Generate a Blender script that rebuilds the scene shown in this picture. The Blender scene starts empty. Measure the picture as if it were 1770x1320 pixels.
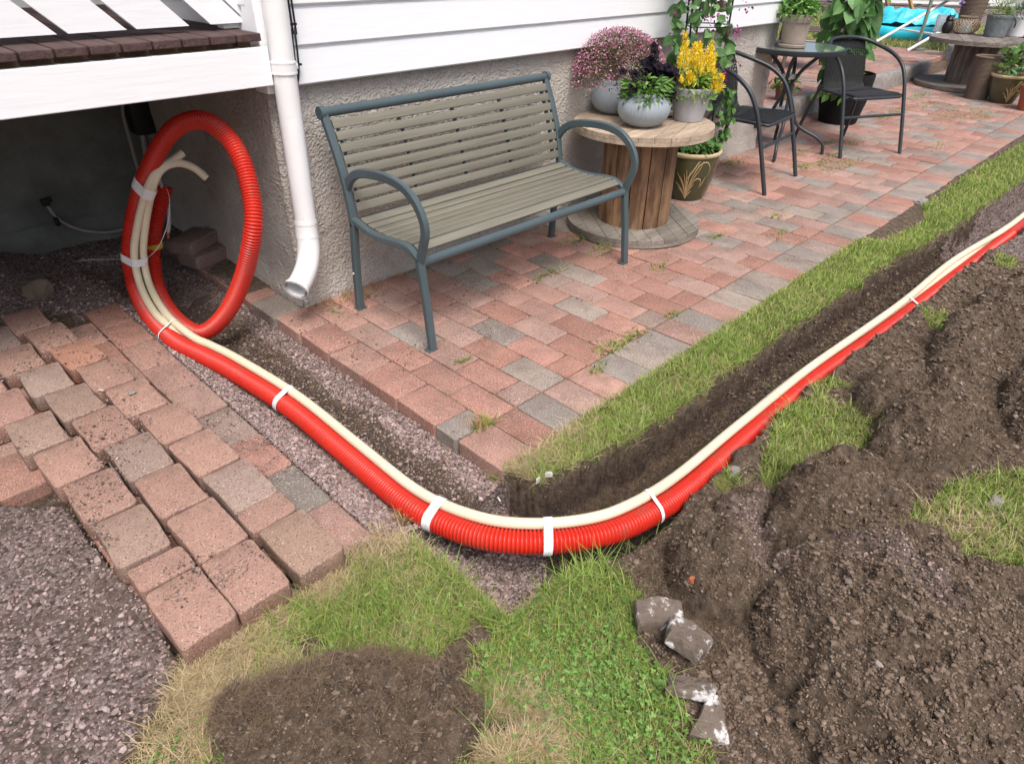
import bpy, bmesh, math, random
import numpy as np
from mathutils import Vector, Matrix

random.seed(7)
RNG = np.random.default_rng(7)
scene = bpy.context.scene
COL = scene.collection

# ------------------------------------------------------------------ camera
CR = np.array([[0.70502, -0.709083, 0.012201], [-0.381666, -0.393867, -0.836182], [0.597728, 0.584868, -0.548317]])
CC = np.array([-2.474301, -1.293082, 1.320459])
CF = 1157.26
cd = bpy.data.cameras.new('camera')
cam = bpy.data.objects.new('camera', cd)
COL.objects.link(cam)
cd.sensor_width = 36.0
cd.lens = CF / 1770 * 36
cd.clip_start = 0.05
cd.clip_end = 400
cam.matrix_world = Matrix(((CR[0][0], -CR[1][0], -CR[2][0], CC[0]), (CR[0][1], -CR[1][1], -CR[2][1], CC[1]),
                           (CR[0][2], -CR[1][2], -CR[2][2], CC[2]), (0, 0, 0, 1)))
scene.camera = cam

# ------------------------------------------------------------------ world, sun, exposure
SUN_EL, SUN_AZ = math.radians(60), math.radians(-118)     # azimuth of the direction towards the sun, from +x
w = bpy.data.worlds.new('World')
scene.world = w
w.use_nodes = True
nt = w.node_tree
bg = nt.nodes['Background']
sky = nt.nodes.new('ShaderNodeTexSky')
sky.sky_type = 'NISHITA'
sky.sun_disc = False
sky.sun_elevation = SUN_EL
sky.sun_rotation = math.pi / 2 - SUN_AZ
sky.air_density = 0.7
sky.dust_density = 5.0
sky.ozone_density = 0.4
nt.links.new(sky.outputs[0], bg.inputs[0])
bg.inputs[1].default_value = 0.14
sl = bpy.data.lights.new('sun', 'SUN')
sl.energy = 1.6
sl.angle = math.radians(24)
sl.color = (1.0, 0.975, 0.94)
so = bpy.data.objects.new('sun', sl)
COL.objects.link(so)
sd = Vector((math.cos(SUN_EL) * math.cos(SUN_AZ), math.cos(SUN_EL) * math.sin(SUN_AZ), math.sin(SUN_EL)))
so.rotation_euler = sd.to_track_quat('Z', 'Y').to_euler()
scene.view_settings.view_transform = 'Standard'
scene.view_settings.look = 'None'
scene.view_settings.exposure = 0.56
scene.view_settings.gamma = 1.0


def G(u, v, z=0.0):
    """point of the horizontal plane at height z seen at photo pixel u, v"""
    d = np.array([(u - 885) / CF, (v - 660) / CF, 1.0]) @ CR
    return CC + d * (z - CC[2]) / d[2]


def WY(u, v, y):
    d = np.array([(u - 885) / CF, (v - 660) / CF, 1.0]) @ CR
    return CC + d * (y - CC[1]) / d[1]


# ------------------------------------------------------------------ noise
def h2(i, j, s):
    n = (i.astype(np.int64) * 374761393 + j.astype(np.int64) * 668265263 + s * 1442695041) & 0xffffffff
    n = ((n ^ (n >> 13)) * 1274126177) & 0xffffffff
    n = (n ^ (n >> 16)) & 0xffffffff
    return n / 4294967295.0


def vn(x, y, sc, seed=0):
    x = np.asarray(x, float) / sc + 1000.0; y = np.asarray(y, float) / sc + 1000.0
    i = np.floor(x).astype(np.int64); j = np.floor(y).astype(np.int64)
    fx = x - i; fy = y - j
    fx = fx * fx * (3 - 2 * fx); fy = fy * fy * (3 - 2 * fy)
    a = h2(i, j, seed); b = h2(i + 1, j, seed); c = h2(i, j + 1, seed); d = h2(i + 1, j + 1, seed)
    return (a * (1 - fx) + b * fx) * (1 - fy) + (c * (1 - fx) + d * fx) * fy


def fbm(x, y, sc, oc=4, seed=0):
    t = 0; a = 1; n = 0
    for k in range(oc):
        t = t + a * vn(x, y, sc / 2 ** k, seed + 17 * k); n += a; a *= 0.55
    return t / n - 0.5


def sm(a, b, t):
    t = np.clip((t - a) / (b - a), 0, 1)
    return t * t * (3 - 2 * t)


def inpoly(x, y, P):
    P = np.asarray(P, float); r = np.zeros(np.shape(x), bool); n = len(P)
    for i in range(n):
        x0, y0 = P[i][:2]; x1, y1 = P[(i + 1) % n][:2]
        if y0 == y1: continue
        c = ((y0 > y) != (y1 > y)) & (x < (x1 - x0) * (y - y0) / (y1 - y0) + x0)
        r ^= c
    return r


# ------------------------------------------------------------------ mesh helpers
def mesh_np(name, V, Fs, mat, col=None, smooth=False, parent=None, uv=None):
    V = np.asarray(V, np.float32)
    if not isinstance(Fs, list): Fs = [Fs]
    me = bpy.data.meshes.new(name)
    me.vertices.add(len(V)); me.vertices.foreach_set('co', V.ravel())
    idx = np.concatenate([np.asarray(f, np.int32).ravel() for f in Fs])
    tot = np.concatenate([np.full(len(f), f.shape[1], np.int32) for f in Fs])
    st = np.concatenate([[0], np.cumsum(tot)[:-1]]).astype(np.int32)
    me.loops.add(len(idx)); me.loops.foreach_set('vertex_index', idx)
    me.polygons.add(len(tot)); me.polygons.foreach_set('loop_start', st)
    me.polygons.foreach_set('use_smooth', np.full(len(tot), smooth, bool))
    me.update(calc_edges=True)
    if col is not None:
        a = me.color_attributes.new('Col', 'FLOAT_COLOR', 'POINT')
        c = np.ones((len(V), 4), np.float32); c[:, :3] = col
        a.data.foreach_set('color', c.ravel())
    me.materials.append(mat)
    o = bpy.data.objects.new(name, me); COL.objects.link(o)
    if parent: o.parent = parent
    return o


class MB:
    """collects shapes; build() links them as one mesh object"""
    def __init__(s): s.v = []; s.f = []; s.c = []; s.cur = None
    def add(s, V, F, c=None):
        n = len(s.v); s.v += [tuple(map(float, p)) for p in V]; s.f += [tuple(int(i) + n for i in f) for f in F]
        s.c += [tuple(c if c is not None else (s.cur or (1, 1, 1)))] * len(V)
    def box(s, c, d, rot=None, bev=0.0, col=None):
        if bev > 0:
            V, F = BEV(d[0], d[1], d[2], bev)
        else:
            x, y, z = [k / 2 for k in d]
            V = [(-x, -y, -z), (x, -y, -z), (x, y, -z), (-x, y, -z), (-x, -y, z), (x, -y, z), (x, y, z), (-x, y, z)]
            F = [(0, 3, 2, 1), (4, 5, 6, 7), (0, 1, 5, 4), (1, 2, 6, 5), (2, 3, 7, 6), (3, 0, 4, 7)]
        R = rot if rot is not None else Matrix.Identity(3)
        s.add([R @ Vector(p) + Vector(c) for p in V], F, col)
    def bar(s, a, b, wd, ht, up=(0, 0, 1), bev=0.0, col=None):
        a = Vector(a); b = Vector(b); d = b - a; L = d.length; d.normalize()
        u = Vector(up); x = d; y = u.cross(x); y.normalize(); z = x.cross(y)
        R = Matrix((x, y, z)).transposed()
        s.box((a + b) / 2, (L, wd, ht), R, bev, col)
    def tube(s, pts, r, n=12, cap=True, sy=1.0, col=None, up=None):
        P = [Vector(p) for p in pts]; m = len(P)
        rr = r if hasattr(r, '__len__') else [r] * m
        T = []
        for i in range(m):
            t = P[min(i + 1, m - 1)] - P[max(i - 1, 0)]; T.append(t.normalized())
        nrm = Vector(up) if up else (Vector((0, 0, 1)) if abs(T[0].z) < .9 else Vector((1, 0, 0)))
        nrm = (nrm - T[0] * nrm.dot(T[0])).normalized()
        V = []
        for i in range(m):
            nrm = (nrm - T[i] * nrm.dot(T[i])).normalized()
            b = T[i].cross(nrm)
            for k in range(n):
                a = 2 * math.pi * k / n
                V.append(P[i] + nrm * (math.cos(a) * rr[i]) + b * (math.sin(a) * rr[i] * sy))
        F = [(i * n + k, i * n + (k + 1) % n, (i + 1) * n + (k + 1) % n, (i + 1) * n + k) for i in range(m - 1) for k in range(n)]
        if cap: F += [tuple(range(n))[::-1], tuple((m - 1) * n + k for k in range(n))]
        s.add(V, F, col)
    def rtube(s, pts, wd, ht, up=(0, 0, 1), col=None, bev=.2):
        """rectangular bar with softened corners swept along points; ht measured along up-ish normal"""
        P = [Vector(p) for p in pts]; m = len(P); V = []; n = 8
        for i in range(m):
            t = (P[min(i + 1, m - 1)] - P[max(i - 1, 0)]).normalized()
            u = Vector(up); y = u.cross(t).normalized(); z = t.cross(y)
            a, b = wd / 2, ht / 2; e = bev * min(a, b) * 2
            for (p, q) in ((a, b - e), (a - e, b), (-a + e, b), (-a, b - e), (-a, -b + e), (-a + e, -b), (a - e, -b), (a, -b + e)):
                V.append(P[i] + y * p + z * q)
        F = [(i * n + k, (i + 1) * n + k, (i + 1) * n + (k + 1) % n, i * n + (k + 1) % n) for i in range(m - 1) for k in range(n)]
        F += [tuple(range(n)), tuple((m - 1) * n + k for k in range(n))[::-1]]
        s.add(V, F, col)
    def lathe(s, prof, c=(0, 0, 0), n=48, cap0=True, cap1=False, fn=None, col=None, closed=False):
        V = []; m = len(prof)
        for (r, z) in prof:
            for k in range(n):
                a = 2 * math.pi * k / n; q = r if fn is None else fn(r, z, a)
                V.append((c[0] + q * math.cos(a), c[1] + q * math.sin(a), c[2] + z))
        F = [(i * n + k, i * n + (k + 1) % n, (i + 1) * n + (k + 1) % n, (i + 1) * n + k) for i in range(m - 1) for k in range(n)]
        if cap0: F.append(tuple(range(n))[::-1])
        if cap1: F.append(tuple((m - 1) * n + k for k in range(n)))
        s.add(V, F, col)
    def build(s, name, mat, parent=None, smooth=False, ang=None):
        me = bpy.data.meshes.new(name); me.from_pydata(s.v, [], s.f)
        a = me.color_attributes.new('Col', 'FLOAT_COLOR', 'POINT')
        c = np.ones((len(s.v), 4), np.float32); c[:, :3] = s.c
        a.data.foreach_set('color', c.ravel())
        me.materials.append(mat)
        bm = bmesh.new(); bm.from_mesh(me); bmesh.ops.recalc_face_normals(bm, faces=bm.faces)
        if smooth:
            lim = math.radians(ang or 40)
            for f in bm.faces: f.smooth = True
            for e in bm.edges:
                if len(e.link_faces) == 2 and e.calc_face_angle(0) > lim: e.smooth = False
        bm.to_mesh(me); bm.free()
        o = bpy.data.objects.new(name, me); COL.objects.link(o)
        if parent: o.parent = parent
        return o


_bev = {}
def BEV(a, b, c, e, seg=2):
    k = (round(a, 4), round(b, 4), round(c, 4), e)
    if k not in _bev:
        bm = bmesh.new(); bmesh.ops.create_cube(bm, size=1)
        for v in bm.verts: v.co = Vector((v.co.x * a, v.co.y * b, v.co.z * c))
        bmesh.ops.bevel(bm, geom=list(bm.edges), offset=e, segments=seg, affect='EDGES', profile=.5)
        bm.verts.index_update()
        _bev[k] = ([v.co.copy() for v in bm.verts], [tuple(v.index for v in f.verts) for f in bm.faces]); bm.free()
    return _bev[k]


def spline(P, step, closed=False):
    """Catmull-Rom through P resampled at an even arc length step"""
    P = [np.array(p, float) for p in P]
    Q = [2 * P[0] - P[1]] + P + [2 * P[-1] - P[-2]]; out = []
    for i in range(1, len(Q) - 2):
        for t in np.linspace(0, 1, 24, endpoint=False):
            a, b, c, d = Q[i - 1], Q[i], Q[i + 1], Q[i + 2]
            out.append(.5 * (2 * b + (c - a) * t + (2 * a - 5 * b + 4 * c - d) * t * t + (3 * b - a - 3 * c + d) * t ** 3))
    out.append(P[-1]); out = np.array(out)
    L = np.concatenate([[0], np.cumsum(np.linalg.norm(np.diff(out, axis=0), axis=1))])
    n = max(2, int(L[-1] / step) + 1); s = np.linspace(0, L[-1], n)
    return np.stack([np.interp(s, L, out[:, k]) for k in range(3)], 1)


def empty(name, loc, rz=0.0):
    o = bpy.data.objects.new(name, None); COL.objects.link(o)
    o.location = loc; o.rotation_euler = (0, 0, rz); o.empty_display_size = .1
    return o


def tag(o, label=None, cat=None, group=None, kind=None):
    if label: o['label'] = label
    if cat: o['category'] = cat
    if group: o['group'] = group
    if kind: o['kind'] = kind
    return o


def thing(name, label, cat, loc=(0, 0, 0), rz=0.0, group=None):
    return tag(empty(name, loc, rz), label, cat, group)


def copy_tree(o, parent=None):
    c = o.copy(); COL.objects.link(c); c.parent = parent
    for ch in [q for q in bpy.data.objects if q.parent == o]: copy_tree(ch, c)
    return c


# ------------------------------------------------------------------ materials
def L3(c): return (c[0], c[1], c[2], 1.0)


def MAT(name, c1, c2=None, sc=8, rough=.8, bump=0.0, bsc=None, detail=6, attr=False, speck=None, stretch=None,
        metal=0.0, c3=None, dirt=None, spec=.3, bdist=.01, trans=0, lo=.35, hi=.65, layers=None, coat=0):
    """c1..c2 noise blend; speck=(scale, colour, threshold); dirt=(scale, colour, lo, hi); attr multiplies the Col attribute"""
    m = bpy.data.materials.new(name); m.use_nodes = True
    nt = m.node_tree; N = nt.nodes; K = nt.links.new
    b = N['Principled BSDF']; b.inputs['Roughness'].default_value = rough; b.inputs['Metallic'].default_value = metal
    b.inputs['Specular IOR Level'].default_value = spec
    if coat: b.inputs['Coat Weight'].default_value = coat
    tc = N.new('ShaderNodeTexCoord'); vec = tc.outputs['Object']
    if stretch:
        mp = N.new('ShaderNodeMapping'); mp.inputs['Scale'].default_value = stretch; K(vec, mp.inputs['Vector']); svec = mp.outputs[0]
    else: svec = vec
    def noise(scale, det=6, v=None, rg=.6):
        n = N.new('ShaderNodeTexNoise'); n.inputs['Scale'].default_value = scale; n.inputs['Detail'].default_value = det
        n.inputs['Roughness'].default_value = rg; K(v or vec, n.inputs['Vector']); return n.outputs['Fac']
    def ramp(f, a, z):
        r = N.new('ShaderNodeMapRange'); r.inputs['From Min'].default_value = a; r.inputs['From Max'].default_value = z
        K(f, r.inputs['Value']); return r.outputs[0]
    def mix(f, a, z, mode='MIX'):
        x = N.new('ShaderNodeMix'); x.data_type = 'RGBA'; x.blend_type = mode
        if isinstance(f, float): x.inputs[0].default_value = f
        else: K(f, x.inputs[0])
        for q, i in ((a, 6), (z, 7)):
            if isinstance(q, tuple): x.inputs[i].default_value = L3(q)
            else: K(q, x.inputs[i])
        return x.outputs[2]
    n1 = noise(sc, detail, svec)
    c = mix(ramp(n1, lo, hi), tuple(c1), tuple(c2 or c1))
    if attr:
        a = N.new('ShaderNodeAttribute'); a.attribute_name = 'Col'
        c = mix(1.0, c, a.outputs['Color'], 'MULTIPLY')
    if c3: c = mix(ramp(noise(sc * 5.3, 4, svec), .5, .75), c, tuple(c3))
    if speck:
        for sp in (speck if isinstance(speck, list) else [speck]):
            c = mix(ramp(noise(sp[0], 2), sp[2], sp[2] + .06), c, tuple(sp[1]))
    if dirt:
        c = mix(ramp(noise(dirt[0], 8, None, .7), dirt[2], dirt[3]), c, tuple(dirt[1]))
    K(c, b.inputs['Base Color'])
    if bump:
        bp = N.new('ShaderNodeBump'); bp.inputs['Strength'].default_value = bump; bp.inputs['Distance'].default_value = bdist
        K(noise(bsc or sc * 4, 8, svec), bp.inputs['Height']); K(bp.outputs[0], b.inputs['Normal'])
    if trans:
        tr = N.new('ShaderNodeBsdfTranslucent'); K(c, tr.inputs[0])
        mx = N.new('ShaderNodeMixShader'); mx.inputs[0].default_value = trans
        K(b.outputs[0], mx.inputs[1]); K(tr.outputs[0], mx.inputs[2]); K(mx.outputs[0], N['Material Output'].inputs[0])
    return m


def stucco(name, c1, c2, k=1.0):
    m = MAT(name, c1, c2, sc=3, rough=.95, dirt=(9, tuple(q * .6 for q in c1), .55, .8), speck=(160, tuple(q * .5 for q in c1), .66))
    nt = m.node_tree; N = nt.nodes; K = nt.links.new; b = N['Principled BSDF']
    tc = [n for n in N if n.type == 'TEX_COORD'][0]
    wn = N.new('ShaderNodeTexNoise'); wn.inputs['Scale'].default_value = 22; wn.inputs['Detail'].default_value = 3; K(tc.outputs['Object'], wn.inputs['Vector'])
    ad = N.new('ShaderNodeVectorMath'); ad.operation = 'MULTIPLY_ADD'; ad.inputs[1].default_value = (.05, .05, .05)
    K(wn.outputs['Color'], ad.inputs[0]); K(tc.outputs['Object'], ad.inputs[2])
    v = N.new('ShaderNodeTexVoronoi'); v.feature = 'SMOOTH_F1'; v.inputs['Scale'].default_value = 95; K(ad.outputs[0], v.inputs['Vector'])
    n = N.new('ShaderNodeTexNoise'); n.inputs['Scale'].default_value = 75; n.inputs['Detail'].default_value = 6; K(ad.outputs[0], n.inputs['Vector'])
    mm = N.new('ShaderNodeMath'); mm.operation = 'ADD'; K(v.outputs[0], mm.inputs[0]); K(n.outputs[0], mm.inputs[1])
    bp = N.new('ShaderNodeBump'); bp.inputs['Strength'].default_value = k; bp.inputs['Distance'].default_value = .010
    K(mm.outputs[0], bp.inputs['Height']); K(bp.outputs[0], b.inputs['Normal'])
    return m


def wood(name, c1, c2, axis=0, rough=.7, k=1.0, dark=None, attr=False, bump=.4):
    st = [22, 22, 22]; st[axis] = 1.6
    return MAT(name, c1, c2, sc=1.4 * k, rough=rough, stretch=tuple(st), bump=bump, bsc=3.2 * k, c3=dark, bdist=.004, attr=attr)


M = {}
M['white_paint'] = MAT('white_paint', (.82, .84, .86), (.78, .81, .84), sc=6, rough=.55, stretch=(1, 12, 12), bump=.2, bsc=6, bdist=.004)
M['white_board'] = MAT('white_board', (.86, .87, .88), (.81, .83, .85), sc=5, rough=.6, stretch=(1.2, 14, 14), bump=.3, bsc=5, bdist=.003, speck=(60, (.60, .59, .57), .76))
M['white_plastic'] = MAT('white_plastic', (.82, .83, .83), (.76, .77, .77), sc=5, rough=.32, spec=.5, dirt=(9, (.52, .50, .46), .60, .85))
M['stucco'] = stucco('stucco', (.40, .365, .325), (.52, .49, .45), .8)
M['stucco_dark'] = stucco('stucco_dark', (.20, .19, .17), (.27, .26, .235), .5)
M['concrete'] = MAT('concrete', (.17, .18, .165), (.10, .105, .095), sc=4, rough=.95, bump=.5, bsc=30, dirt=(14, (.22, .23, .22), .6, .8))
M['deck_board'] = MAT('deck_board', (.10, .06, .055), (.06, .038, .036), sc=3, stretch=(14, 1, 14), rough=.75, bump=.5, bsc=6, speck=(45, (.75, .74, .72), .76))
M['brick'] = MAT('brick', (.80, .79, .78), (1.14, 1.14, 1.14), sc=6, rough=.92, attr=True, bump=.55, bsc=170, bdist=.004,
                 speck=[(230, (.54, .47, .42), .60), (190, (.09, .065, .055), .59)], dirt=(11, (.20, .14, .115), .52, .78))
M['loose_brick'] = MAT('loose_brick', (.76, .74, .72), (1.14, 1.14, 1.14), sc=8, rough=.93, attr=True, bump=.7, bsc=140, bdist=.005,
                       speck=[(230, (.54, .46, .40), .61), (170, (.10, .07, .055), .60)], dirt=(9, (.20, .125, .095), .46, .74))
M['frame_paint'] = MAT('frame_paint', (.060, .088, .098), (.07, .10, .11), sc=4, rough=.38, spec=.5)
M['slat'] = MAT('slat', (.145, .14, .110), (.20, .19, .152), sc=1.3, stretch=(1.4, 26, 26), rough=.6, bump=.45, bsc=3, bdist=.003)
M['red_pipe'] = MAT('red_pipe', (.52, .022, .012), (.58, .030, .015), sc=3, rough=.36, spec=.45, dirt=(16, (.24, .09, .06), .54, .78))
M['cream_pipe'] = MAT('cream_pipe', (.72, .66, .50), (.68, .61, .44), sc=5, rough=.45, dirt=(20, (.42, .34, .24), .62, .8))
M['tape'] = MAT('tape', (.84, .84, .84), (.75, .75, .76), sc=20, rough=.35, bump=.4, bsc=60, bdist=.003)
M['black'] = MAT('black', (.012, .012, .013), (.02, .02, .021), sc=5, rough=.5)
M['grey_cable'] = MAT('grey_cable', (.32, .31, .28), (.25, .24, .22), sc=5, rough=.6)
M['chair_frame'] = MAT('chair_frame', (.022, .027, .033), (.030, .036, .042), sc=6, rough=.42, spec=.5)
M['grey_pot'] = MAT('grey_pot', (.275, .32, .355), (.31, .355, .39), sc=4, rough=.6, dirt=(10, (.36, .36, .35), .6, .9))
M['grey_pot2'] = MAT('grey_pot2', (.36, .37, .39), (.42, .43, .45), sc=20, rough=.6)
M['soil'] = MAT('soil', (.035, .024, .018), (.07, .05, .038), sc=30, rough=1, bump=.8, bsc=90, bdist=.01)
M['olive_glaze'] = MAT('olive_glaze', (.050, .052, .022), (.075, .072, .03), sc=5, rough=.22, spec=.6, coat=.3)
M['gold'] = MAT('gold', (.62, .47, .24), (.5, .36, .17), sc=40, rough=.4)
M['cream_rim'] = MAT('cream_rim', (.62, .52, .32), (.55, .44, .26), sc=6, rough=.3)
M['terracotta'] = MAT('terracotta', (.30, .245, .205), (.36, .30, .255), sc=9, rough=.85, bump=.2, bsc=60, dirt=(8, (.42, .37, .33), .6, .8))
M['zinc'] = MAT('zinc', (.16, .19, .20), (.24, .27, .28), sc=26, rough=.5, metal=.3)
M['stone'] = MAT('stone', (.22, .20, .18), (.33, .31, .29), sc=22, rough=.95, bump=.9, bsc=40, bdist=.012, speck=(90, (.42, .40, .38), .62), dirt=(8, (.10, .10, .06), .58, .78))
M['leaf'] = MAT('leaf', (.9, .9, .9), (1.1, 1.1, 1.1), sc=20, rough=.55, attr=True, trans=.25, spec=.35)
M['petal'] = MAT('petal', (.95, .95, .95), (1.05, 1.05, 1.05), sc=20, rough=.6, attr=True, trans=.2, spec=.2)
M['dark_petal'] = MAT('dark_petal', (1, 1, 1), (1.1, 1.1, 1.1), sc=20, rough=.7, attr=True, spec=.12)
M['grass'] = MAT('grass', (.9, .9, .9), (1.1, 1.1, 1.1), sc=4, rough=.6, attr=True, trans=.3, spec=.25)
M['pebble'] = MAT('pebble', (.85, .85, .85), (1.15, 1.15, 1.15), sc=60, rough=.93, attr=True, bump=.4, bsc=200, bdist=.002)
M['pool'] = MAT('pool', (.02, .52, .68), (.05, .62, .78), sc=5, rough=.35, spec=.5)
M['pine'] = wood('pine', (.62, .40, .17), (.50, .30, .12), 0)
M['rattan'] = MAT('rattan', (.13, .095, .07), (.20, .16, .125), sc=60, stretch=(1, 1, 4), rough=.75, bump=.8, bsc=90, bdist=.004)
M['brown_wicker'] = MAT('brown_wicker', (.10, .075, .06), (.17, .13, .11), sc=70, rough=.6)
M['tan_cane'] = MAT('tan_cane', (.42, .33, .22), (.30, .22, .14), sc=30, rough=.7)
M['white_ceramic'] = MAT('white_ceramic', (.80, .82, .84), (.84, .86, .88), sc=5, rough=.25, spec=.5)
M['red_clay'] = MAT('red_clay', (.35, .10, .05), (.42, .13, .06), sc=5, rough=.6)
M['alu'] = MAT('alu', (.70, .72, .72), (.62, .64, .64), sc=5, rough=.3, metal=.6)
M['green_tube'] = MAT('green_tube', (.22, .28, .22), (.3, .36, .3), sc=5, rough=.4, metal=.3)
M['grey_fence'] = MAT('grey_fence', (.30, .32, .27), (.38, .40, .35), sc=3, stretch=(1, 10, 10), rough=.7)
M['plaster'] = MAT('plaster', (.13, .10, .08), (.20, .165, .135), sc=18, rough=.95, bump=.9, bsc=50, bdist=.01, dirt=(20, (.62, .61, .60), .53, .60))
M['chip'] = MAT('chip', (.72, .72, .72), (.55, .54, .52), sc=40, rough=.8)
M['roof'] = MAT('roof', (.08, .075, .075), (.12, .11, .11), sc=9, rough=.9)

gl = bpy.data.materials.new('table_glass'); gl.use_nodes = True
b = gl.node_tree.nodes['Principled BSDF']
b.inputs['Base Color'].default_value = (.42, .52, .49, 1); b.inputs['Roughness'].default_value = .05
b.inputs['Transmission Weight'].default_value = .35; b.inputs['IOR'].default_value = 1.75; b.inputs['Coat Weight'].default_value = 1; b.inputs['Coat Roughness'].default_value = .03; b.inputs['Coat IOR'].default_value = 1.8
_n = gl.node_tree.nodes.new('ShaderNodeTexNoise'); _n.inputs['Scale'].default_value = 90
_b = gl.node_tree.nodes.new('ShaderNodeBump'); _b.inputs['Strength'].default_value = .12; _b.inputs['Distance'].default_value = .002
gl.node_tree.links.new(_n.outputs[0], _b.inputs['Height']); gl.node_tree.links.new(_b.outputs[0], b.inputs['Normal'])
M['glass'] = gl
jg = bpy.data.materials.new('jar_glass'); jg.use_nodes = True
b = jg.node_tree.nodes['Principled BSDF']
b.inputs['Base Color'].default_value = (.88, .9, .92, 1); b.inputs['Roughness'].default_value = .15; b.inputs['Transmission Weight'].default_value = .75
_n = jg.node_tree.nodes.new('ShaderNodeTexNoise'); _n.inputs['Scale'].default_value = 40
_b = jg.node_tree.nodes.new('ShaderNodeBump'); _b.inputs['Strength'].default_value = .4
jg.node_tree.links.new(_n.outputs[0], _b.inputs['Height']); jg.node_tree.links.new(_b.outputs[0], b.inputs['Normal'])
M['jar_glass'] = jg

# ================================================================== GROUND
YU_X = [-1.40, -1.36, -1.20, -1.0, -.8, -.5, -.2, .25, .7, 1.26, 1.66, 2.2, 3.3, 9, 60]
YU_Y = [-.20, -.33, -.345, -.39, -.385, -.395, -.39, -.41, -.42, -.44, -.49, -.51, -.55, -.85, -.85]
YL_X = [-1.76, -1.5, -1.4, -1.2, -.85, -.55, .07, .77, 1.57, 2.18, 9, 60]
YL_Y = [-.60, -.61, -.66, -.685, -.668, -.658, -.675, -.712, -.745, -.79, -1.12, -1.12]


def yu(x): return np.interp(x, YU_X, YU_Y) + .045 * fbm(x, 0 * x, .12, 3, 5) + .022 * fbm(x, 0 * x, .035, 2, 6)
def yl(x): return np.interp(x, YL_X, YL_Y) + .05 * fbm(x, 0 * x, .10, 3, 8)


def pxp(L, z=0): return [tuple(G(u, v, z)[:2]) for u, v in L]


LAWN1 = pxp([(640, 905), (720, 925), (800, 990), (880, 1052), (960, 1000), (1040, 955), (1085, 1000), (1110, 1050), (1160, 1140), (1150, 1180),
             (1210, 1270), (1240, 1340), (1180, 1500), (150, 1500), (240, 1290), (290, 1190), (320, 1125), (420, 1075), (520, 1020), (600, 955)])
PATCH = [pxp([(1310, 850), (1340, 715), (1420, 680), (1520, 740), (1500, 800), (1420, 850)]), pxp([(1560, 900), (1640, 835), (1790, 815), (1800, 985), (1680, 970), (1590, 950)]),
         pxp([(1225, 830), (1270, 815), (1300, 850), (1260, 870)]), pxp([(1090, 900), (1150, 880), (1140, 915), (1095, 930)]),
         pxp([(1590, 535), (1650, 550), (1630, 580), (1600, 570)]), pxp([(1395, 660), (1440, 640), (1470, 665), (1420, 690)]),
         pxp([(1720, 440), (1760, 450), (1750, 470), (1715, 460)])]
GRAV = [pxp([(-200, 860), (60, 870), (110, 870), (150, 930), (250, 1040), (310, 1140), (285, 1190), (210, 1330), (140, 1500), (-400, 1500)]),
        pxp([(1220, 890), (1320, 880), (1330, 960), (1400, 980), (1520, 990), (1560, 1050), (1620, 1130), (1590, 1150), (1500, 1060), (1400, 1010), (1290, 1030), (1260, 950)]),
        [(-3.4, 1.9), (-2.0, 1.8), (-1.83, 1.6), (-1.40, 1.6), (-1.25, 2.7), (-3.4, 2.7)],
        [(-1.84, -.2), (-1.38, -.2), (-1.38, 1.7), (-1.84, 1.7)], [(-1.77, -.2), (-1.4, -.2), (-1.42, -.4), (-1.6, -.6), (-1.77, -.6)],
        [(1.6, -.95), (6, -1.0), (6, -.52), (1.8, -.52)]]
MOUNDS = [  # cx, cy, rx, ry, rot, height, steepness
    (-2.19, -.56, .27, .155, -.65, .16, .6), (-2.06, -.68, .12, .10, 0, .10, .6), (-1.98, -.83, .085, .06, -.6, .045, .6),
    (-1.30, -.86, .15, .11, .3, .13, .5), (-1.08, -.81, .13, .07, .2, .06, .6), (-.88, -.96, .24, .12, -.1, .16, .55),
    (-1.20, -1.27, .40, .30, .3, .17, .8), (-1.0, -1.55, .25, .15, 0, .10, .9), (-.30, -1.05, .28, .13, -.1, .15, .5), (-.16, -.88, .20, .09, 0, .12, .5),
    (.12, -1.0, .22, .11, .15, .13, .55), (.45, -.95, .20, .09, -.1, .13, .5), (.85, -1.0, .26, .11, .1, .14, .55), (1.4, -1.12, .4, .12, 0, .12, .7), (.25, -1.3, .4, .15, 0, .09, .7),
    (-1.55, -.90, .06, .09, 0, .02, .8)]


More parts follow.
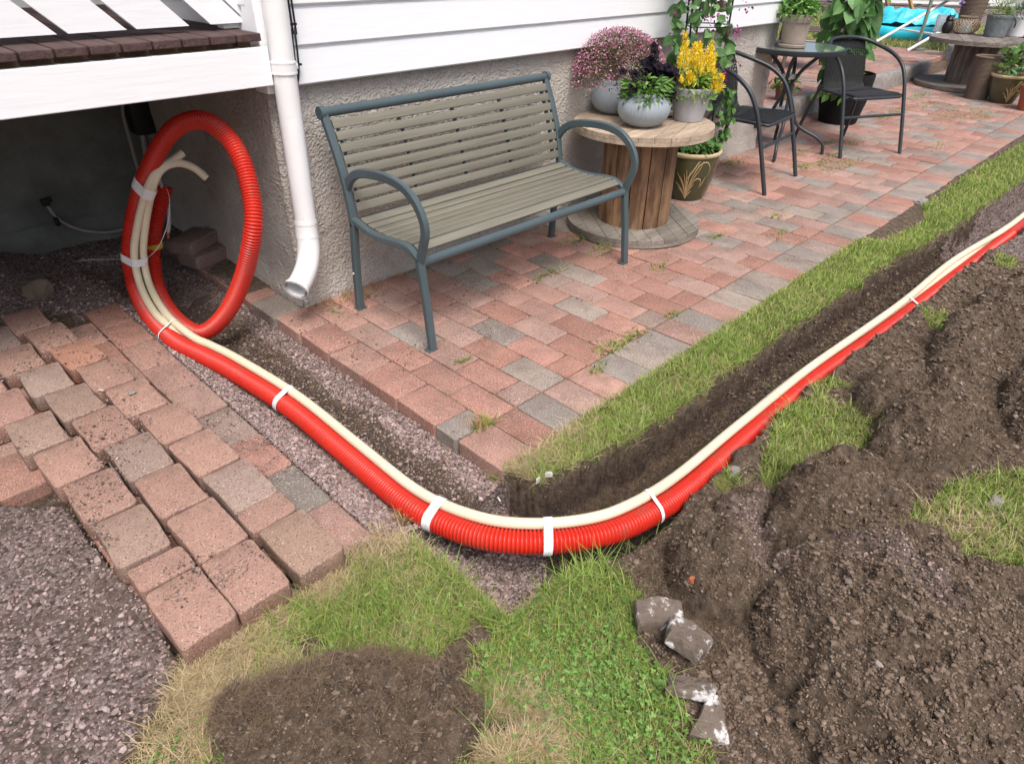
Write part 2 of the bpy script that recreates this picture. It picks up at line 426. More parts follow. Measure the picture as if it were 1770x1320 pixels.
def H(x, y, fine=True):
    x = np.asarray(x, float); y = np.asarray(y, float)
    z = .018 * fbm(x, y, .5, 3, 1) + (.010 * fbm(x, y, .06, 4, 2) if fine else 0)
    # piles and turned sods
    pile = np.zeros_like(z)
    nz = fbm(x, y, .10, 4, 3)
    for (cx, cy, rx, ry, ro, h, p) in MOUNDS:
        dx = x - cx; dy = y - cy; c, s_ = math.cos(ro), math.sin(ro)
        r = np.sqrt(((dx * c + dy * s_) / rx) ** 2 + ((-dx * s_ + dy * c) / ry) ** 2) + nz * .55
        pile = np.maximum(pile, h * np.clip(1 - r * r, 0, 1) ** p * (1 + .5 * nz))
    right = sm(-.62, -.70, y - np.interp(x, YL_X, YL_Y) * 0 + 0) * (x > -1.6)
    soilr = ((~inpoly(x, y, LAWN1)) & (x > -1.62) & (y < yl(x))).astype(float)
    z = z + pile + soilr * (.055 * np.abs(fbm(x, y, .09, 4, 31)) + .030 * fbm(x, y, .032, 3, 32))
    z = z + (pile > .01) * (.085 * np.abs(fbm(x, y, .065, 4, 33)) + .026 * fbm(x, y, .024, 2, 35))
    # gravel left of the loose bricks and heap under the deck
    z = z + np.where((x < -1.9) & (y > 1.75), .14 * sm(1.8, 2.45, y + .25 * fbm(x, y, .3, 3, 9)) * sm(-1.85, -2.3, x), 0)
    # trench
    Y1 = yu(x); Y0 = yl(x)
    dR = np.hypot(np.clip(-1.402 - x, 0, None), np.clip(Y1 - y, 0, None))
    inR = (x > -1.397) & (y > Y1)
    wallx = np.where(y > -.18, -1.822, -1.765)
    dL = x - wallx - .012 * fbm(x, y, .05, 3, 12)
    dB = y - Y0
    a = sm(-.28, -.12, y) * (x < -1.38)
    pR1 = -np.interp(dR, [0, .01, .08, .2], [.055, .06, .085, .14])
    pR2 = -np.interp(dR, [0, .008, .025, .05, .10], [0, .08, .19, .235, .255])
    pL1 = -np.interp(dL, [0, .06, .16, .3], [0, .02, .09, .14]); pL2 = -np.interp(dL, [0, .03, .1, .2], [0, .06, .12, .16])
    pB = -np.interp(dB, [0, .015, .06, .14], [0, .05, .13, .25])
    t = np.maximum(np.where(a > .5, pR1, pR2), np.where(a > .5, pL1, pL2)); t = np.maximum(t, pB)
    t = np.maximum(t, np.where(x < -1.42, -.175, -.255)) + .02 * fbm(x, y, .08, 4, 14) + .03 * np.abs(fbm(x, y, .03, 3, 15)) * (dR < .12)
    ins = (~inR) & (dL > 0) & (dB > 0) & (y < 2.35)
    z = np.where(ins, np.minimum(t, z), z)
    z = np.where(ins & (y > 1.7), z * (1 - sm(1.95, 2.4, y)) + (-.06) * sm(1.95, 2.4, y), z)
    # bed below the patio and below the paving on the left
    pat = (x > -1.397) & (y > -.205) & (y < 1.43)
    z = np.where(pat, -.052, z)
    base = (x > -2.78) & (x < -1.819) & (y > -.15) & (y < 1.76) & ~inpoly(x, y, GRAV[0])
    z = np.where(base, -.052, z)
    z = np.where(inpoly(x, y, GRAV[0]), -.004 + .02 * fbm(x, y, .12, 4, 21), z)
    # upper terrace and garden beyond the kerb
    z = np.where((y > 1.43) & (x > 2.6) & (x < 8.75), .105, z)
    z = np.where((x >= 9.3) | ((y > 1.43) & (x > 8.72)), np.maximum(z, .15 * sm(.2, 1.4, y) + .02 * fbm(x, y, 1.0, 3, 23)), z)
    return z


def grassness(x, y):
    jx = .035 * fbm(x, y, .06, 3, 41); jy = .035 * fbm(x, y, .06, 3, 42)
    X = x + jx; Yy = y + jy
    g = inpoly(X, Yy, LAWN1)
    for q in PATCH: g |= inpoly(X, Yy, q)
    strip = (x > -1.41) & (y > yu(x) - .003) & (Yy < np.interp(x, [-1.4, -1.3, -1.2, -.9, -.5, -.1, .9, 1.3, 1.35, 1.9, 2.1, 3.3, 4.4, 9], [-.16, -.12, -.13, -.13, -.13, -.15, -.15, -.17, -.30, -.36, -.26, -.24, -.28, -.4]))
    g |= strip & (x < 6)
    bare = np.zeros_like(g)
    for (u, v, r) in ((830, 1095, .045), (540, 1120, .03), (790, 1150, .05), (600, 930, .02), (700, 1150, .03), (870, 1270, .03)):
        c = G(u, v); bare |= np.hypot(x - c[0], y - c[1]) < r * (1 + 1.2 * fbm(x, y, .04, 3, 44))
    for (cx, cy, rx, ry, ro, h, p) in MOUNDS[:2] + MOUNDS[3:]:
        dx = x - cx; dy = y - cy; c, s_ = math.cos(ro), math.sin(ro)
        bare |= np.sqrt(((dx * c + dy * s_) / rx) ** 2 + ((-dx * s_ + dy * c) / ry) ** 2) + .55 * fbm(x, y, .10, 4, 3) + .45 * fbm(x, y, .028, 3, 47) < 1.0
    g &= ~bare
    far = (x > 8.72) & (y > 1.2) & (x < 13.6)
    g |= far
    return g


def dryness(x, y):
    d = np.zeros_like(x)
    for (u, v, r, a) in ((290, 1200, .17, 1.3), (360, 1130, .12, 1.0), (220, 1310, .16, 1.2), (330, 1280, .10, .8), (470, 1060, .09, .7), (560, 1000, .09, .9), (640, 930, .10, 1.0), (900, 1255, .10, 1.0), (860, 1290, .07, .9),
                         (880, 770, .12, .9), (960, 740, .08, .7), (900, 820, .06, .8), (1000, 700, .06, .4), (700, 1000, .05, .3), (1440, 830, .05, .6), (1650, 920, .10, .5), (480, 1150, .06, .5)):
        c = G(u, v); d = np.maximum(d, 1.35 * a * np.exp(-(((x - c[0]) ** 2 + (y - c[1]) ** 2) / (r * r))))
    return np.clip(d * 1.1 + .9 * fbm(x, y, .15, 3, 51), 0, 1)


def seg(a, b, s): return np.arange(a, b, s)
xs = np.concatenate([-np.geomspace(60, 3.3, 18), seg(-3.2, -2.6, .012), seg(-2.6, -.4, .0068), seg(-.4, 1.0, .010), seg(1.0, 2.6, .014), seg(2.6, 6, .03), seg(6, 16, .12), np.geomspace(16, 120, 24)])
ys = np.concatenate([-np.geomspace(60, 1.9, 16), seg(-1.8, -1.4, .014), seg(-1.4, -.1, .0068), seg(-.1, 1.3, .014), seg(1.3, 2.7, .03), seg(2.7, 8, .15), np.geomspace(8, 120, 24)])
X, Y = np.meshgrid(xs, ys)
Z = H(X, Y)
X0, Y0_ = X.copy(), Y.copy()
gy, gx = np.gradient(Z, ys, xs); stp = sm(.8, 2.5, np.hypot(gx, gy)) * (X < 4) * (X > -1.9) * (Y < 1.2)
Z = np.where((np.abs(X) > 16) | (Y > 10), np.maximum(Z, .12) * (Y > 1) + Z * (Y <= 1), Z)
nx, ny = len(xs), len(ys)
I = np.arange(nx * ny).reshape(ny, nx)
F = np.stack([I[:-1, :-1], I[:-1, 1:], I[1:, 1:], I[1:, :-1]], -1).reshape(-1, 4)
gr = grassness(X, Y) * (Z > -.02) * sm(3.5, 1.2, np.hypot(gy, gx))
gv = np.zeros_like(X)
for i_, q in enumerate(GRAV): gv = np.maximum(gv, inpoly(X + .09 * fbm(X, Y, .08, 3, 61), Y + .09 * fbm(X, Y, .08, 3, 62), q) * (.55 if i_ == 1 else 1))
gv = gv * np.where((X > -1.84) & (X < -1.38) & (Y > -.3) & (Y < 1.75), 1 - .85 * sm(.13, .05, np.abs(X + 1.555 + .10 * fbm(X, Y, .2, 3, 63))), 1)
gv = gv * np.where(inpoly(X, Y, GRAV[0]), 1 - .6 * sm(.02, .12, fbm(X, Y, .12, 4, 64)), 1)
gv = np.maximum(gv, ((X > 13.6) & (Y > .5)) * 1.0)
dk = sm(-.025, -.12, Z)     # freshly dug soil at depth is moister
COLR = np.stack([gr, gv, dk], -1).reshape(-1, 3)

m = bpy.data.materials.new('ground'); m.use_nodes = True
nt = m.node_tree; N = nt.nodes; K = nt.links.new; b = N['Principled BSDF']; b.inputs['Roughness'].default_value = .97; b.inputs['Specular IOR Level'].default_value = .15
tc = N.new('ShaderNodeTexCoord'); at = N.new('ShaderNodeAttribute'); at.attribute_name = 'Col'
sp = N.new('ShaderNodeSeparateColor'); K(at.outputs['Color'], sp.inputs[0])
def nz_(sc, d=6, r=.65):
    n = N.new('ShaderNodeTexNoise'); n.inputs['Scale'].default_value = sc; n.inputs['Detail'].default_value = d; n.inputs['Roughness'].default_value = r
    K(tc.outputs['Object'], n.inputs['Vector']); return n.outputs['Fac']
def rmp_(f, pts):
    r = N.new('ShaderNodeValToRGB'); K(f, r.inputs[0]); e = r.color_ramp.elements
    e[0].position = pts[0][0]; e[0].color = L3(pts[0][1]); e[1].position = pts[-1][0]; e[1].color = L3(pts[-1][1])
    for p, c in pts[1:-1]:
        q = e.new(p); q.color = L3(c)
    return r.outputs[0]
def mx_(f, a, c):
    x = N.new('ShaderNodeMix'); x.data_type = 'RGBA'
    if isinstance(f, float): x.inputs[0].default_value = f
    else: K(f, x.inputs[0])
    K(a, x.inputs[6]); K(c, x.inputs[7]); return x.outputs[2]
soil = rmp_(nz_(38, 10, .75), [(.32, (.040, .028, .020)), (.48, (.130, .097, .071)), (.6, (.20, .153, .115)), (.75, (.29, .23, .18))])
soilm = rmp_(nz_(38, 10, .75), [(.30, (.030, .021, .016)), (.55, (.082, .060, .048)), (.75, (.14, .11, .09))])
vo = N.new('ShaderNodeTexVoronoi'); vo.inputs['Scale'].default_value = 115; K(tc.outputs['Object'], vo.inputs['Vector'])
sv = N.new('ShaderNodeSeparateColor'); K(vo.outputs['Color'], sv.inputs[0])
grav = rmp_(sv.outputs[0], [(.0, (.11, .080, .072)), (.4, (.22, .168, .155)), (.7, (.30, .235, .218)), (.95, (.38, .315, .295))])
turf = rmp_(nz_(45, 8, .7), [(.35, (.08, .085, .03)), (.55, (.19, .20, .06)), (.75, (.32, .28, .14))])
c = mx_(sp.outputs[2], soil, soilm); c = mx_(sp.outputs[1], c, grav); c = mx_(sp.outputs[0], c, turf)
K(c, b.inputs['Base Color'])
bp = N.new('ShaderNodeBump'); bp.inputs['Strength'].default_value = .9; bp.inputs['Distance'].default_value = .02; K(nz_(70, 10, .75), bp.inputs['Height'])
b2 = N.new('ShaderNodeBump'); b2.inputs['Distance'].default_value = .008; K(vo.outputs['Distance'], b2.inputs['Height']); b2.invert = True
K(sp.outputs[1], b2.inputs['Strength']); K(bp.outputs[0], b2.inputs['Normal']); K(b2.outputs[0], b.inputs['Normal'])
M['ground'] = m
Xd = X + stp * .02 * fbm(X + 3.1 * Z, Z, .03, 3, 81); Yd = Y + stp * .030 * fbm(X, Z * 1.4, .035, 4, 82)
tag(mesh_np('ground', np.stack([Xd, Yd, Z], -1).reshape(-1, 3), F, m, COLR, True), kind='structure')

# ------------------------------------------------------------------ stones, crumbs, roots
bm = bmesh.new(); bmesh.ops.create_icosphere(bm, subdivisions=1, radius=1)
ICO_V = np.array([v.co[:] for v in bm.verts]); ICO_F = np.array([[v.index for v in f.verts] for f in bm.faces]); bm.free()


def scatter(n, poly_fn, boxes, near=1.3, power=2.0):
    """random ground points, denser close to the viewpoint so that far ones are not wasted"""
    out = []
    while sum(map(len, out)) < n:
        bx = boxes[RNG.integers(len(boxes))]
        q_ = max(200, n // 25)
        x = RNG.uniform(bx[0], bx[1], q_); y = RNG.uniform(bx[2], bx[3], q_)
        d = np.sqrt((x - CC[0]) ** 2 + (y - CC[1]) ** 2 + 1.7)
        k = (RNG.random(q_) < np.clip((near / d) ** power, 0, 1))
        x, y = x[k], y[k]; k = poly_fn(x, y); out.append(np.stack([x[k], y[k]], 1))
    return np.concatenate(out)[:n]


def stones(name, P, size, zoff, cols, mat, flat=.7, rough=.35):
    n = len(P); V = ICO_V[None] * (1 + RNG.normal(0, rough * .5, (n, 12, 1)))
    sc = size[:, None, None] * np.stack([RNG.uniform(.7, 1.3, n), RNG.uniform(.6, 1, n), RNG.uniform(.45, .8, n) * flat / .7], 1)[:, None, :]
    V = V * sc
    a = RNG.uniform(0, 2 * np.pi, n); t = RNG.normal(0, .4, n)
    ca, sa, ct, st = np.cos(a)[:, None], np.sin(a)[:, None], np.cos(t)[:, None], np.sin(t)[:, None]
    x, y, z = V[..., 0], V[..., 1], V[..., 2]
    y, z = y * ct - z * st, y * st + z * ct
    x, y = x * ca - y * sa, x * sa + y * ca
    V = np.stack([x + P[:, 0:1], y + P[:, 1:2], z + P[:, 2:3] + (zoff * size)[:, None]], -1).reshape(-1, 3)
    F = (ICO_F[None] + (np.arange(n) * 12)[:, None, None]).reshape(-1, 3)
    c = np.repeat(cols, 12, 0)
    return mesh_np(name, V, F, mat, c)


def pal(cols, n, j=.15):
    c = np.array(cols)[RNG.integers(len(cols), size=n)]
    return np.clip(c * (1 + RNG.normal(0, j, (n, 1))), .004, .9)


GPAL = [(.26, .192, .178), (.33, .25, .232), (.22, .16, .146), (.38, .305, .285), (.29, .208, .19), (.16, .112, .10), (.33, .26, .248)]
def in_grav(x, y):
    r = np.zeros(x.shape, bool)
    for i_, q in enumerate(GRAV): r |= inpoly(x + .03 * fbm(x, y, .08, 2, 61), y, q) & ((RNG.random(len(x)) < .3) | (i_ != 1))
    return r & ~((x > -1.4) & (y > -.2)) & (RNG.random(len(x)) < np.where((x > -1.84) & (np.abs(x + 1.555 + .10 * fbm(x, y, .2, 3, 63)) < .08) & (y > -.3), .18, 1))
P = scatter(32000, in_grav, [(-3.1, -1.4, -.7, .6), (-1.85, -1.38, -.6, 1.7), (-1.84, -1.38, -.2, 1.2), (-3.0, -1.3, 1.4, 2.6), (-1.4, -.6, -1.3, -.8)])
P = np.column_stack([P, H(P[:, 0], P[:, 1])])
sz = RNG.lognormal(math.log(.0034), .42, len(P)).clip(.0017, .011) * np.where(P[:, 0] > -1.35, .7, 1)
tag(stones('crushed_stone', P, sz, .25, pal(GPAL, len(P)), M['pebble']), 'reddish grey crushed stone covering the trench side and the bare corner by the loose bricks', 'gravel', kind='stuff')

def in_soil(x, y):
    r = grassness(x, y) | in_grav(x, y)
    m_ = (y < -.18) & (x > -1.78) & ~((x > -1.4) & (y > yu(x)))
    m_ |= np.hypot((x + 2.17), (y + .53)) < .34
    m_ |= (x > -1.8) & (x < -1.41) & (y > -.3) & (y < 1.5)
    m_ |= inpoly(x, y, GRAV[0]) & (fbm(x, y, .12, 4, 64) > .02)
    return (~r | (RNG.random(len(x)) < .12)) & m_ & ~((x > -1.4) & (y > -.2))
P = scatter(85000, in_soil, [(-2.6, -1.2, -1.4, -.3), (-1.7, -.2, -1.8, -.4), (-1.7, -.4, -2.0, -1.0), (-1.85, -1.38, -.6, 1.5), (-1.2, 1.5, -1.6, -.38), (-.4, 2.8, -1.5, -.38)])
P = np.concatenate([P, scatter(22000, in_soil, [(-.4, 2.0, -1.5, -.7), (.5, 4.5, -1.7, -.75), (-.6, 2.5, -.65, -.4)], power=.5)])
P = np.column_stack([P, H(P[:, 0], P[:, 1])])
sz = RNG.lognormal(math.log(.0022), .48, len(P)).clip(.0011, .008) * np.clip(np.hypot(P[:, 0] - CC[0], P[:, 1] - CC[1]) / 1.8, 1, 1.9)
SPAL = [(.13, .094, .068), (.165, .121, .088), (.19, .142, .106), (.09, .064, .046), (.215, .163, .124), (.14, .102, .074)]
lump = RNG.random(len(P)) < .006 * (P[:, 1] < -.6); sz[lump] = RNG.uniform(.005, .011, lump.sum())
cc = pal(SPAL, len(P)); k = RNG.random(len(P)) < .012; cc[k] = pal([(.28, .24, .22), (.34, .31, .29), (.24, .16, .14)], k.sum())
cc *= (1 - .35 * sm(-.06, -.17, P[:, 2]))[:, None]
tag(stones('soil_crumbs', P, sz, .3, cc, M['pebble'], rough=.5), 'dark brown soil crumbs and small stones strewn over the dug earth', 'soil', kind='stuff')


def blades(name, P, h, wd, lean, col0, col1, mat, bend=1.0, segs=3, az=None, seed=1):
    """curved tapering blades at P; lean = horizontal reach / height"""
    n = len(P); a = RNG.uniform(0, 2 * np.pi, n) if az is None else az
    dx, dy = np.cos(a), np.sin(a); px, py = -dy, dx
    rows = []; cr = []
    for i in range(segs + 1):
        t = i / segs; hh = h * (t - .18 * bend * lean.clip(0, 1.3) * t * t); rr = h * lean * t ** 1.7
        w_ = wd * (1 - t ** 1.6) * .5
        c0 = np.stack([P[:, 0] + dx * rr, P[:, 1] + dy * rr, P[:, 2] + hh], 1)
        if i < segs:
            s_ = np.stack([px * w_, py * w_, 0 * w_], 1); rows += [c0 - s_, c0 + s_]; cr += [t, t]
        else: rows.append(c0); cr.append(t)
    V = np.stack(rows, 1); nv = 2 * segs + 1
    fq = np.array([[2 * i, 2 * i + 1, 2 * i + 3, 2 * i + 2] for i in range(segs - 1)]); ft = np.array([[2 * segs - 2, 2 * segs - 1, 2 * segs]])
    o = (np.arange(n) * nv)[:, None, None]
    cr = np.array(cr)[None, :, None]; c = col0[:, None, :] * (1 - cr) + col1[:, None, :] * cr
    return mesh_np(name, V.reshape(-1, 3), [(fq[None] + o).reshape(-1, 4), (ft[None] + o).reshape(-1, 3)], mat, c.reshape(-1, 3), True)


GRN = [(.26, .42, .08), (.19, .34, .06), (.35, .49, .11), (.30, .45, .09), (.42, .54, .16), (.13, .25, .045), (.47, .51, .20), (.22, .32, .08)]
DRY = [(.58, .47, .28), (.49, .38, .21), (.66, .57, .37), (.40, .31, .17)]
P = np.concatenate([scatter(82000, lambda x, y: grassness(x, y), [(-2.75, -1.35, -1.4, -.1), (-2.4, -1.5, -1.0, -.2)], power=1.6),
                    scatter(66000, lambda x, y: grassness(x, y), [(-1.42, 0, -.45, -.08), (-1.42, 1.6, -.5, -.08), (0, 5.5, -.62, -.15), (0, 5.5, -.62, -.15), (.5, 3, -.6, -.1)], power=.9),
                    scatter(14000, lambda x, y: grassness(x, y) & (y < -.6), [(-.95, -.2, -1.5, -.6), (-.1, 2.2, -1.0, -.6)], power=1.0)])
n = len(P); dr = dryness(P[:, 0], P[:, 1]); isd = RNG.random(n) < dr * .92 + .09 + .05 * (P[:, 0] > -1.4)
P = np.column_stack([P, H(P[:, 0], P[:, 1]) - .003])
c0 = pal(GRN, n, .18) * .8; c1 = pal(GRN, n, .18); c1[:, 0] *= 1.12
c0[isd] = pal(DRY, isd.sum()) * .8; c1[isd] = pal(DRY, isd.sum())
low = np.exp(-(((P[:, 0] + 1.72) / .16) ** 2 + ((P[:, 1] + .87) / .2) ** 2))   # mown clover patch
h = RNG.lognormal(math.log(.022), .38, n).clip(.007, .06) * (1 - .35 * low) * np.where(isd, .8, 1)
d = np.sqrt(((P - CC) ** 2).sum(1))
wd = RNG.uniform(.0014, .0030, n) * np.clip(d / 1.9, 1, 2.2)
ln = np.abs(RNG.normal(.55, .5, n)) + isd * .8
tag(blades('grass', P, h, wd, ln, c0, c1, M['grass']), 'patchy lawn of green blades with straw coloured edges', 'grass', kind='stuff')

# long tufts
TP = []
for (u, v, k, r) in ((985, 1000, 150, .05), (1030, 985, 90, .04), (770, 1010, 40, .03), (830, 1230, 60, .03), (800, 1290, 60, .03), (930, 830, 60, .03), (1100, 760, 60, .05),
                     (750, 925, 60, .03), (1260, 605, 60, .05), (1180, 1220, 60, .04), (640, 880, 30, .02), (1000, 690, 50, .05), (1110, 910, 50, .03), (520, 1075, 60, .04), (1380, 560, 60, .06)):
    c = G(u, v)
    TP.append(np.column_stack([c[0] + RNG.normal(0, r, k), c[1] + RNG.normal(0, r, k)]))
P = np.concatenate(TP); k = grassness(P[:, 0], P[:, 1]); P = P[k]; n = len(P)
P = np.column_stack([P, H(P[:, 0], P[:, 1])])
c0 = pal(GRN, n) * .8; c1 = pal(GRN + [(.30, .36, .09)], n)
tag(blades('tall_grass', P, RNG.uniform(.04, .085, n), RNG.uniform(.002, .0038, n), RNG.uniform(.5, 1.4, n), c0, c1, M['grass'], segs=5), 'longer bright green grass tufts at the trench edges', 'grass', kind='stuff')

TP = []
for (u, v, z, k, r) in ((560, 520, 0, 50, .02), (600, 508, 0, 60, .03), (640, 496, 0, 50, .03), (535, 524, 0, 40, .01), (690, 478, 0, 40, .03), (785, 805, -.09, 60, .012), (830, 735, 0, 90, .018), (700, 900, -.02, 60, .02), (500, 985, .0, 60, .02)):
    c = G(u, v, z); TP.append(np.column_stack([c[0] + RNG.normal(0, r, k), c[1] + RNG.normal(0, r, k), np.full(k, z)]))
P = np.concatenate(TP); n = len(P); c0 = pal([(.42, .27, .11), (.50, .34, .16), (.34, .21, .09)], n)
tag(blades('dry_tuft', P, RNG.uniform(.02, .045, n), RNG.uniform(.0015, .0025, n), RNG.uniform(.5, 1.6, n), c0, c0 * 1.3, M['grass'], segs=4), 'withered orange brown grass tufts at the patio corner', 'dry grass', kind='stuff')

# roots and dead fibres in dug soil and hanging from the cut turf
P = scatter(26000, lambda x, y: in_soil(x, y) & ((fbm(x, y, .12, 3, 71) > -.05)), [(-2.5, -1.9, -.8, -.3), (-1.7, 1.0, -1.5, -.7), (-1.4, 1.5, -.52, -.38), (-1.5, 0, -1.2, -.7), (-1.45, 2.5, -.50, -.36)])
P = np.concatenate([P, scatter(14000, lambda x, y: in_soil(x, y), [(-.4, 2.0, -1.4, -.75), (.5, 4, -1.5, -.8), (-2.45, -1.9, -.75, -.3)], power=.5)])
n = len(P); P = np.column_stack([P, H(P[:, 0], P[:, 1]) + .003])
c0 = pal([(.15, .11, .075), (.20, .145, .095), (.10, .072, .052), (.26, .19, .12)], n)
tag(blades('roots', P, RNG.uniform(.004, .012, n), RNG.uniform(.0005, .0011, n) * np.clip(np.hypot(P[:, 0] - CC[0], P[:, 1] - CC[1]) / 1.5, 1, 2.2), RNG.uniform(1.5, 5, n), c0, c0 * 1.2, M['grass'], bend=.6, segs=4), 'thin brown dead roots and fibres in the turned soil', 'roots', kind='stuff')

# clover
def clover():
    P = scatter(1500, lambda x, y: grassness(x, y) & (np.exp(-(((x + 1.74) / .17) ** 2 + ((y + .86) / .2) ** 2)) > RNG.random(len(x))), [(-2.1, -1.45, -1.3, -.55)])
    P2 = scatter(260, lambda x, y: grassness(x, y), [(-2.5, -1.7, -.7, -.3)]); P = np.concatenate([P, P2])
    n = len(P); z = H(P[:, 0], P[:, 1]) + RNG.uniform(.008, .024, n); r = RNG.uniform(.0022, .0048, n); a0 = RNG.uniform(0, 6.28, n)
    V = []; C_ = []; base = pal([(.13, .26, .05), (.16, .31, .06), (.10, .20, .045), (.22, .34, .10)], n)
    tx, ty = RNG.normal(0, .25, n), RNG.normal(0, .25, n)
    for k in range(3):
        a = a0 + k * 2.094
        for (q, w_) in ((0, 0), (.55, .62), (1.25, .55), (1.5, 0), (1.25, -.55), (.55, -.62)):
            dx = r * (q * np.cos(a) - w_ * np.sin(a)); dy = r * (q * np.sin(a) + w_ * np.cos(a))
            V.append(np.stack([P[:, 0] + dx, P[:, 1] + dy, z + dx * tx + dy * ty + r * abs(w_) * .25], 1)); C_.append(base * (1.0 if q > 0 else 1.5))
    V = np.stack(V, 1).reshape(-1, 3); C_ = np.stack(C_, 1).reshape(-1, 3)
    F = (np.array([[k * 6 + i for i in range(6)] for k in range(3)])[None] + (np.arange(n) * 18)[:, None, None]).reshape(-1, 6)
    tag(mesh_np('clover', V, F, M['leaf'], C_), 'low bright green clover leaves carpeting the foreground lawn', 'clover', kind='stuff')
clover()

# far lawn
n = 12000; x = RNG.uniform(8.75, 13.6, n); y = RNG.uniform(1.3, 5.5, n)
P = np.column_stack([x, y, H(x, y)]); 
tag(blades('lawn', P, RNG.uniform(.03, .07, n), RNG.uniform(.008, .016, n), RNG.uniform(.3, 1, n), pal([(.25, .30, .08), (.3, .36, .12), (.36, .38, .16)], n), pal([(.32, .36, .12), (.42, .42, .2)], n), M['grass'], segs=2), 'sunlit yellowish lawn behind the terrace', 'grass', kind='stuff')

# ================================================================== PAVING
BR_PINK = [(.345, .185, .145), (.385, .225, .18), (.325, .165, .125), (.36, .235, .195), (.40, .21, .165), (.33, .20, .165)]
BR_GREY = [(.255, .225, .20), (.235, .21, .185), (.29, .24, .205), (.29, .215, .185), (.25, .215, .19)]


def brick_np(a, b, c, bev=.005, rc_=.011, rough=.0009):
    """tumbled paver: rounded corners in plan, worn top edge, slightly uneven sides"""
    ol = []
    for (sx, sy, a0) in ((1, 1, 0), (-1, 1, 90), (-1, -1, 180), (1, -1, 270)):
        r_ = rc_ * random.uniform(.6, 1.5)
        for k in range(4):
            t = math.radians(a0 + 30 * k); ol.append((sx * (a / 2 - r_) + r_ * math.cos(t), sy * (b / 2 - r_) + r_ * math.sin(t)))
        if a0 in (0, 180):
            for f in (.33, .66): ol.append((sx * a / 2 * (1 - 2 * f) , sy * b / 2))
        else:
            for f in (.25, .5, .75): ol.append((sx * a / 2, sy * b / 2 * (1 - 2 * f)))
    n = len(ol); ph = random.random() * 6; ol = [(p[0] + rough * math.sin(5 * i + ph) , p[1] + rough * math.cos(7 * i + ph)) for i, p in enumerate(ol)]
    V = []; F = []
    for (z, ins) in ((-c / 2, .001), (c / 2 - bev, 0), (c / 2 - bev * .35, bev * .3), (c / 2, bev * 1.1)):
        for p in ol: V.append((p[0] * (1 - 2 * ins / a), p[1] * (1 - 2 * ins / b), z))
    F = [tuple(range(n))[::-1], tuple(3 * n + i for i in range(n))] + [(l * n + i, l * n + (i + 1) % n, (l + 1) * n + (i + 1) % n, (l + 1) * n + i) for l in range(3) for i in range(n)]
    return np.array(V), F


def paving(name, rects, ztop, th=.055, zj=.003):
    MBk = MB()
    for (x0, x1, y0, y1, col, dz) in rects:
        g = .0016
        V, F = brick_np(round(x1 - x0 - 2 * g, 3), round(y1 - y0 - 2 * g, 3), th)
        tx, ty = random.gauss(0, .006), random.gauss(0, .004); rz = random.gauss(0, .006)
        cx, cy = (x0 + x1) / 2 + random.gauss(0, .0008), (y0 + y1) / 2 + random.gauss(0, .0012)
        W = [(cx + p[0] - rz * p[1], cy + p[1] + rz * p[0], ztop + dz + p[2] - th / 2 + p[0] * tx + p[1] * ty) for p in V]
        MBk.add(W, F, col)
    return MBk.build(name, M['brick'], smooth=True, ang=25)


def pick(pink=.6):
    c = random.choice(BR_PINK if random.random() < pink else BR_GREY); k = random.gauss(1, .07)
    return tuple(max(.02, q * k) for q in c)


nodes = [-1.400, -1.256, -1.135, -1.005, -.874, -.745, -.610, -.474, -.338, -.200, -.064, .080, .229, .380, .530, .680, .831, .985, 1.140, 1.290, 1.440, 1.595, 1.755, 1.920, 2.088, 2.258, 2.426, 2.594, 2.770, 2.945, 3.110]
while nodes[-1] < 12: nodes.append(nodes[-1] + .172)
R = []
for k in range(len(nodes) - 1):
    x0, x1 = nodes[k], nodes[k + 1]
    R.append((x0, x1, -.212, -.003, pick(.42 if x0 > -1 else .6), random.gauss(0, .0012)))
    y = .0; first = (k % 2 == 0)
    top = 1.15 if x0 < 2.7 else 1.415
    while y < top - .02:
        L = .105 if first else .2125; first = False
        y1 = min(y + L, top); R.append((x0, x1, y, y1, pick(.62 if x0 < 2.2 else .74), random.gauss(0, .0013))); y = y1
patio = paving('patio_paving', R, 0.0)
tag(patio, kind='structure')
# narrow strip of pavers along the house corner, leading under the deck
R = []
y = 1.15
while y < 2.25:
    R.append((-1.402, -1.268, y, y + .2125, pick(.75), -.004)); y += .2125
# upper terrace behind the kerb
xx = 2.86
k = 0
while xx < 8.65:
    y = 1.50 - (.1 if k % 2 else 0)
    while y < 3.4:
        R.append((xx, xx + .17, max(y, 1.50), y + .2125, pick(.85), .155 + random.gauss(0, .002))); y += .2125
    xx += .17; k += 1
tag(paving('upper_terrace_paving', R, 0.0), kind='structure')
# paving left of the trench: outer row beside the trench, then courses that carry the loose bricks
R = []
y = -.155; i = 0
ycuts = []
while y < 1.75: ycuts.append((y, y + .2125)); y += .2125
for j in range(7):
    x1 = -1.818 - j * .135; x0 = x1 - .135; o = .105 if j % 2 else 0
    for (a, c) in ycuts:
        a += o; c += o
        if j > 3 and inpoly(np.array([(x0 + x1) / 2]), np.array([(a + c) / 2]), GRAV[0])[0]: continue
        if a > 1.62: continue
        R.append((x0, x1, a, c, pick(.8), -.006 + random.gauss(0, .002)))
tag(paving('side_paving', R, 0.0), kind='structure')

sand = MAT('joint_sand', (.15, .10, .075), (.24, .17, .13), sc=30, rough=1, bump=.6, bsc=150, bdist=.004)
mb = MB(); mb.box((5.3, .40, -.031), (13.35, 1.20, .046)); mb.box((-.345 + .0, .955, -.0315), (2.05, .09, .045))
tag(mb.build('joint_sand', sand), kind='structure')

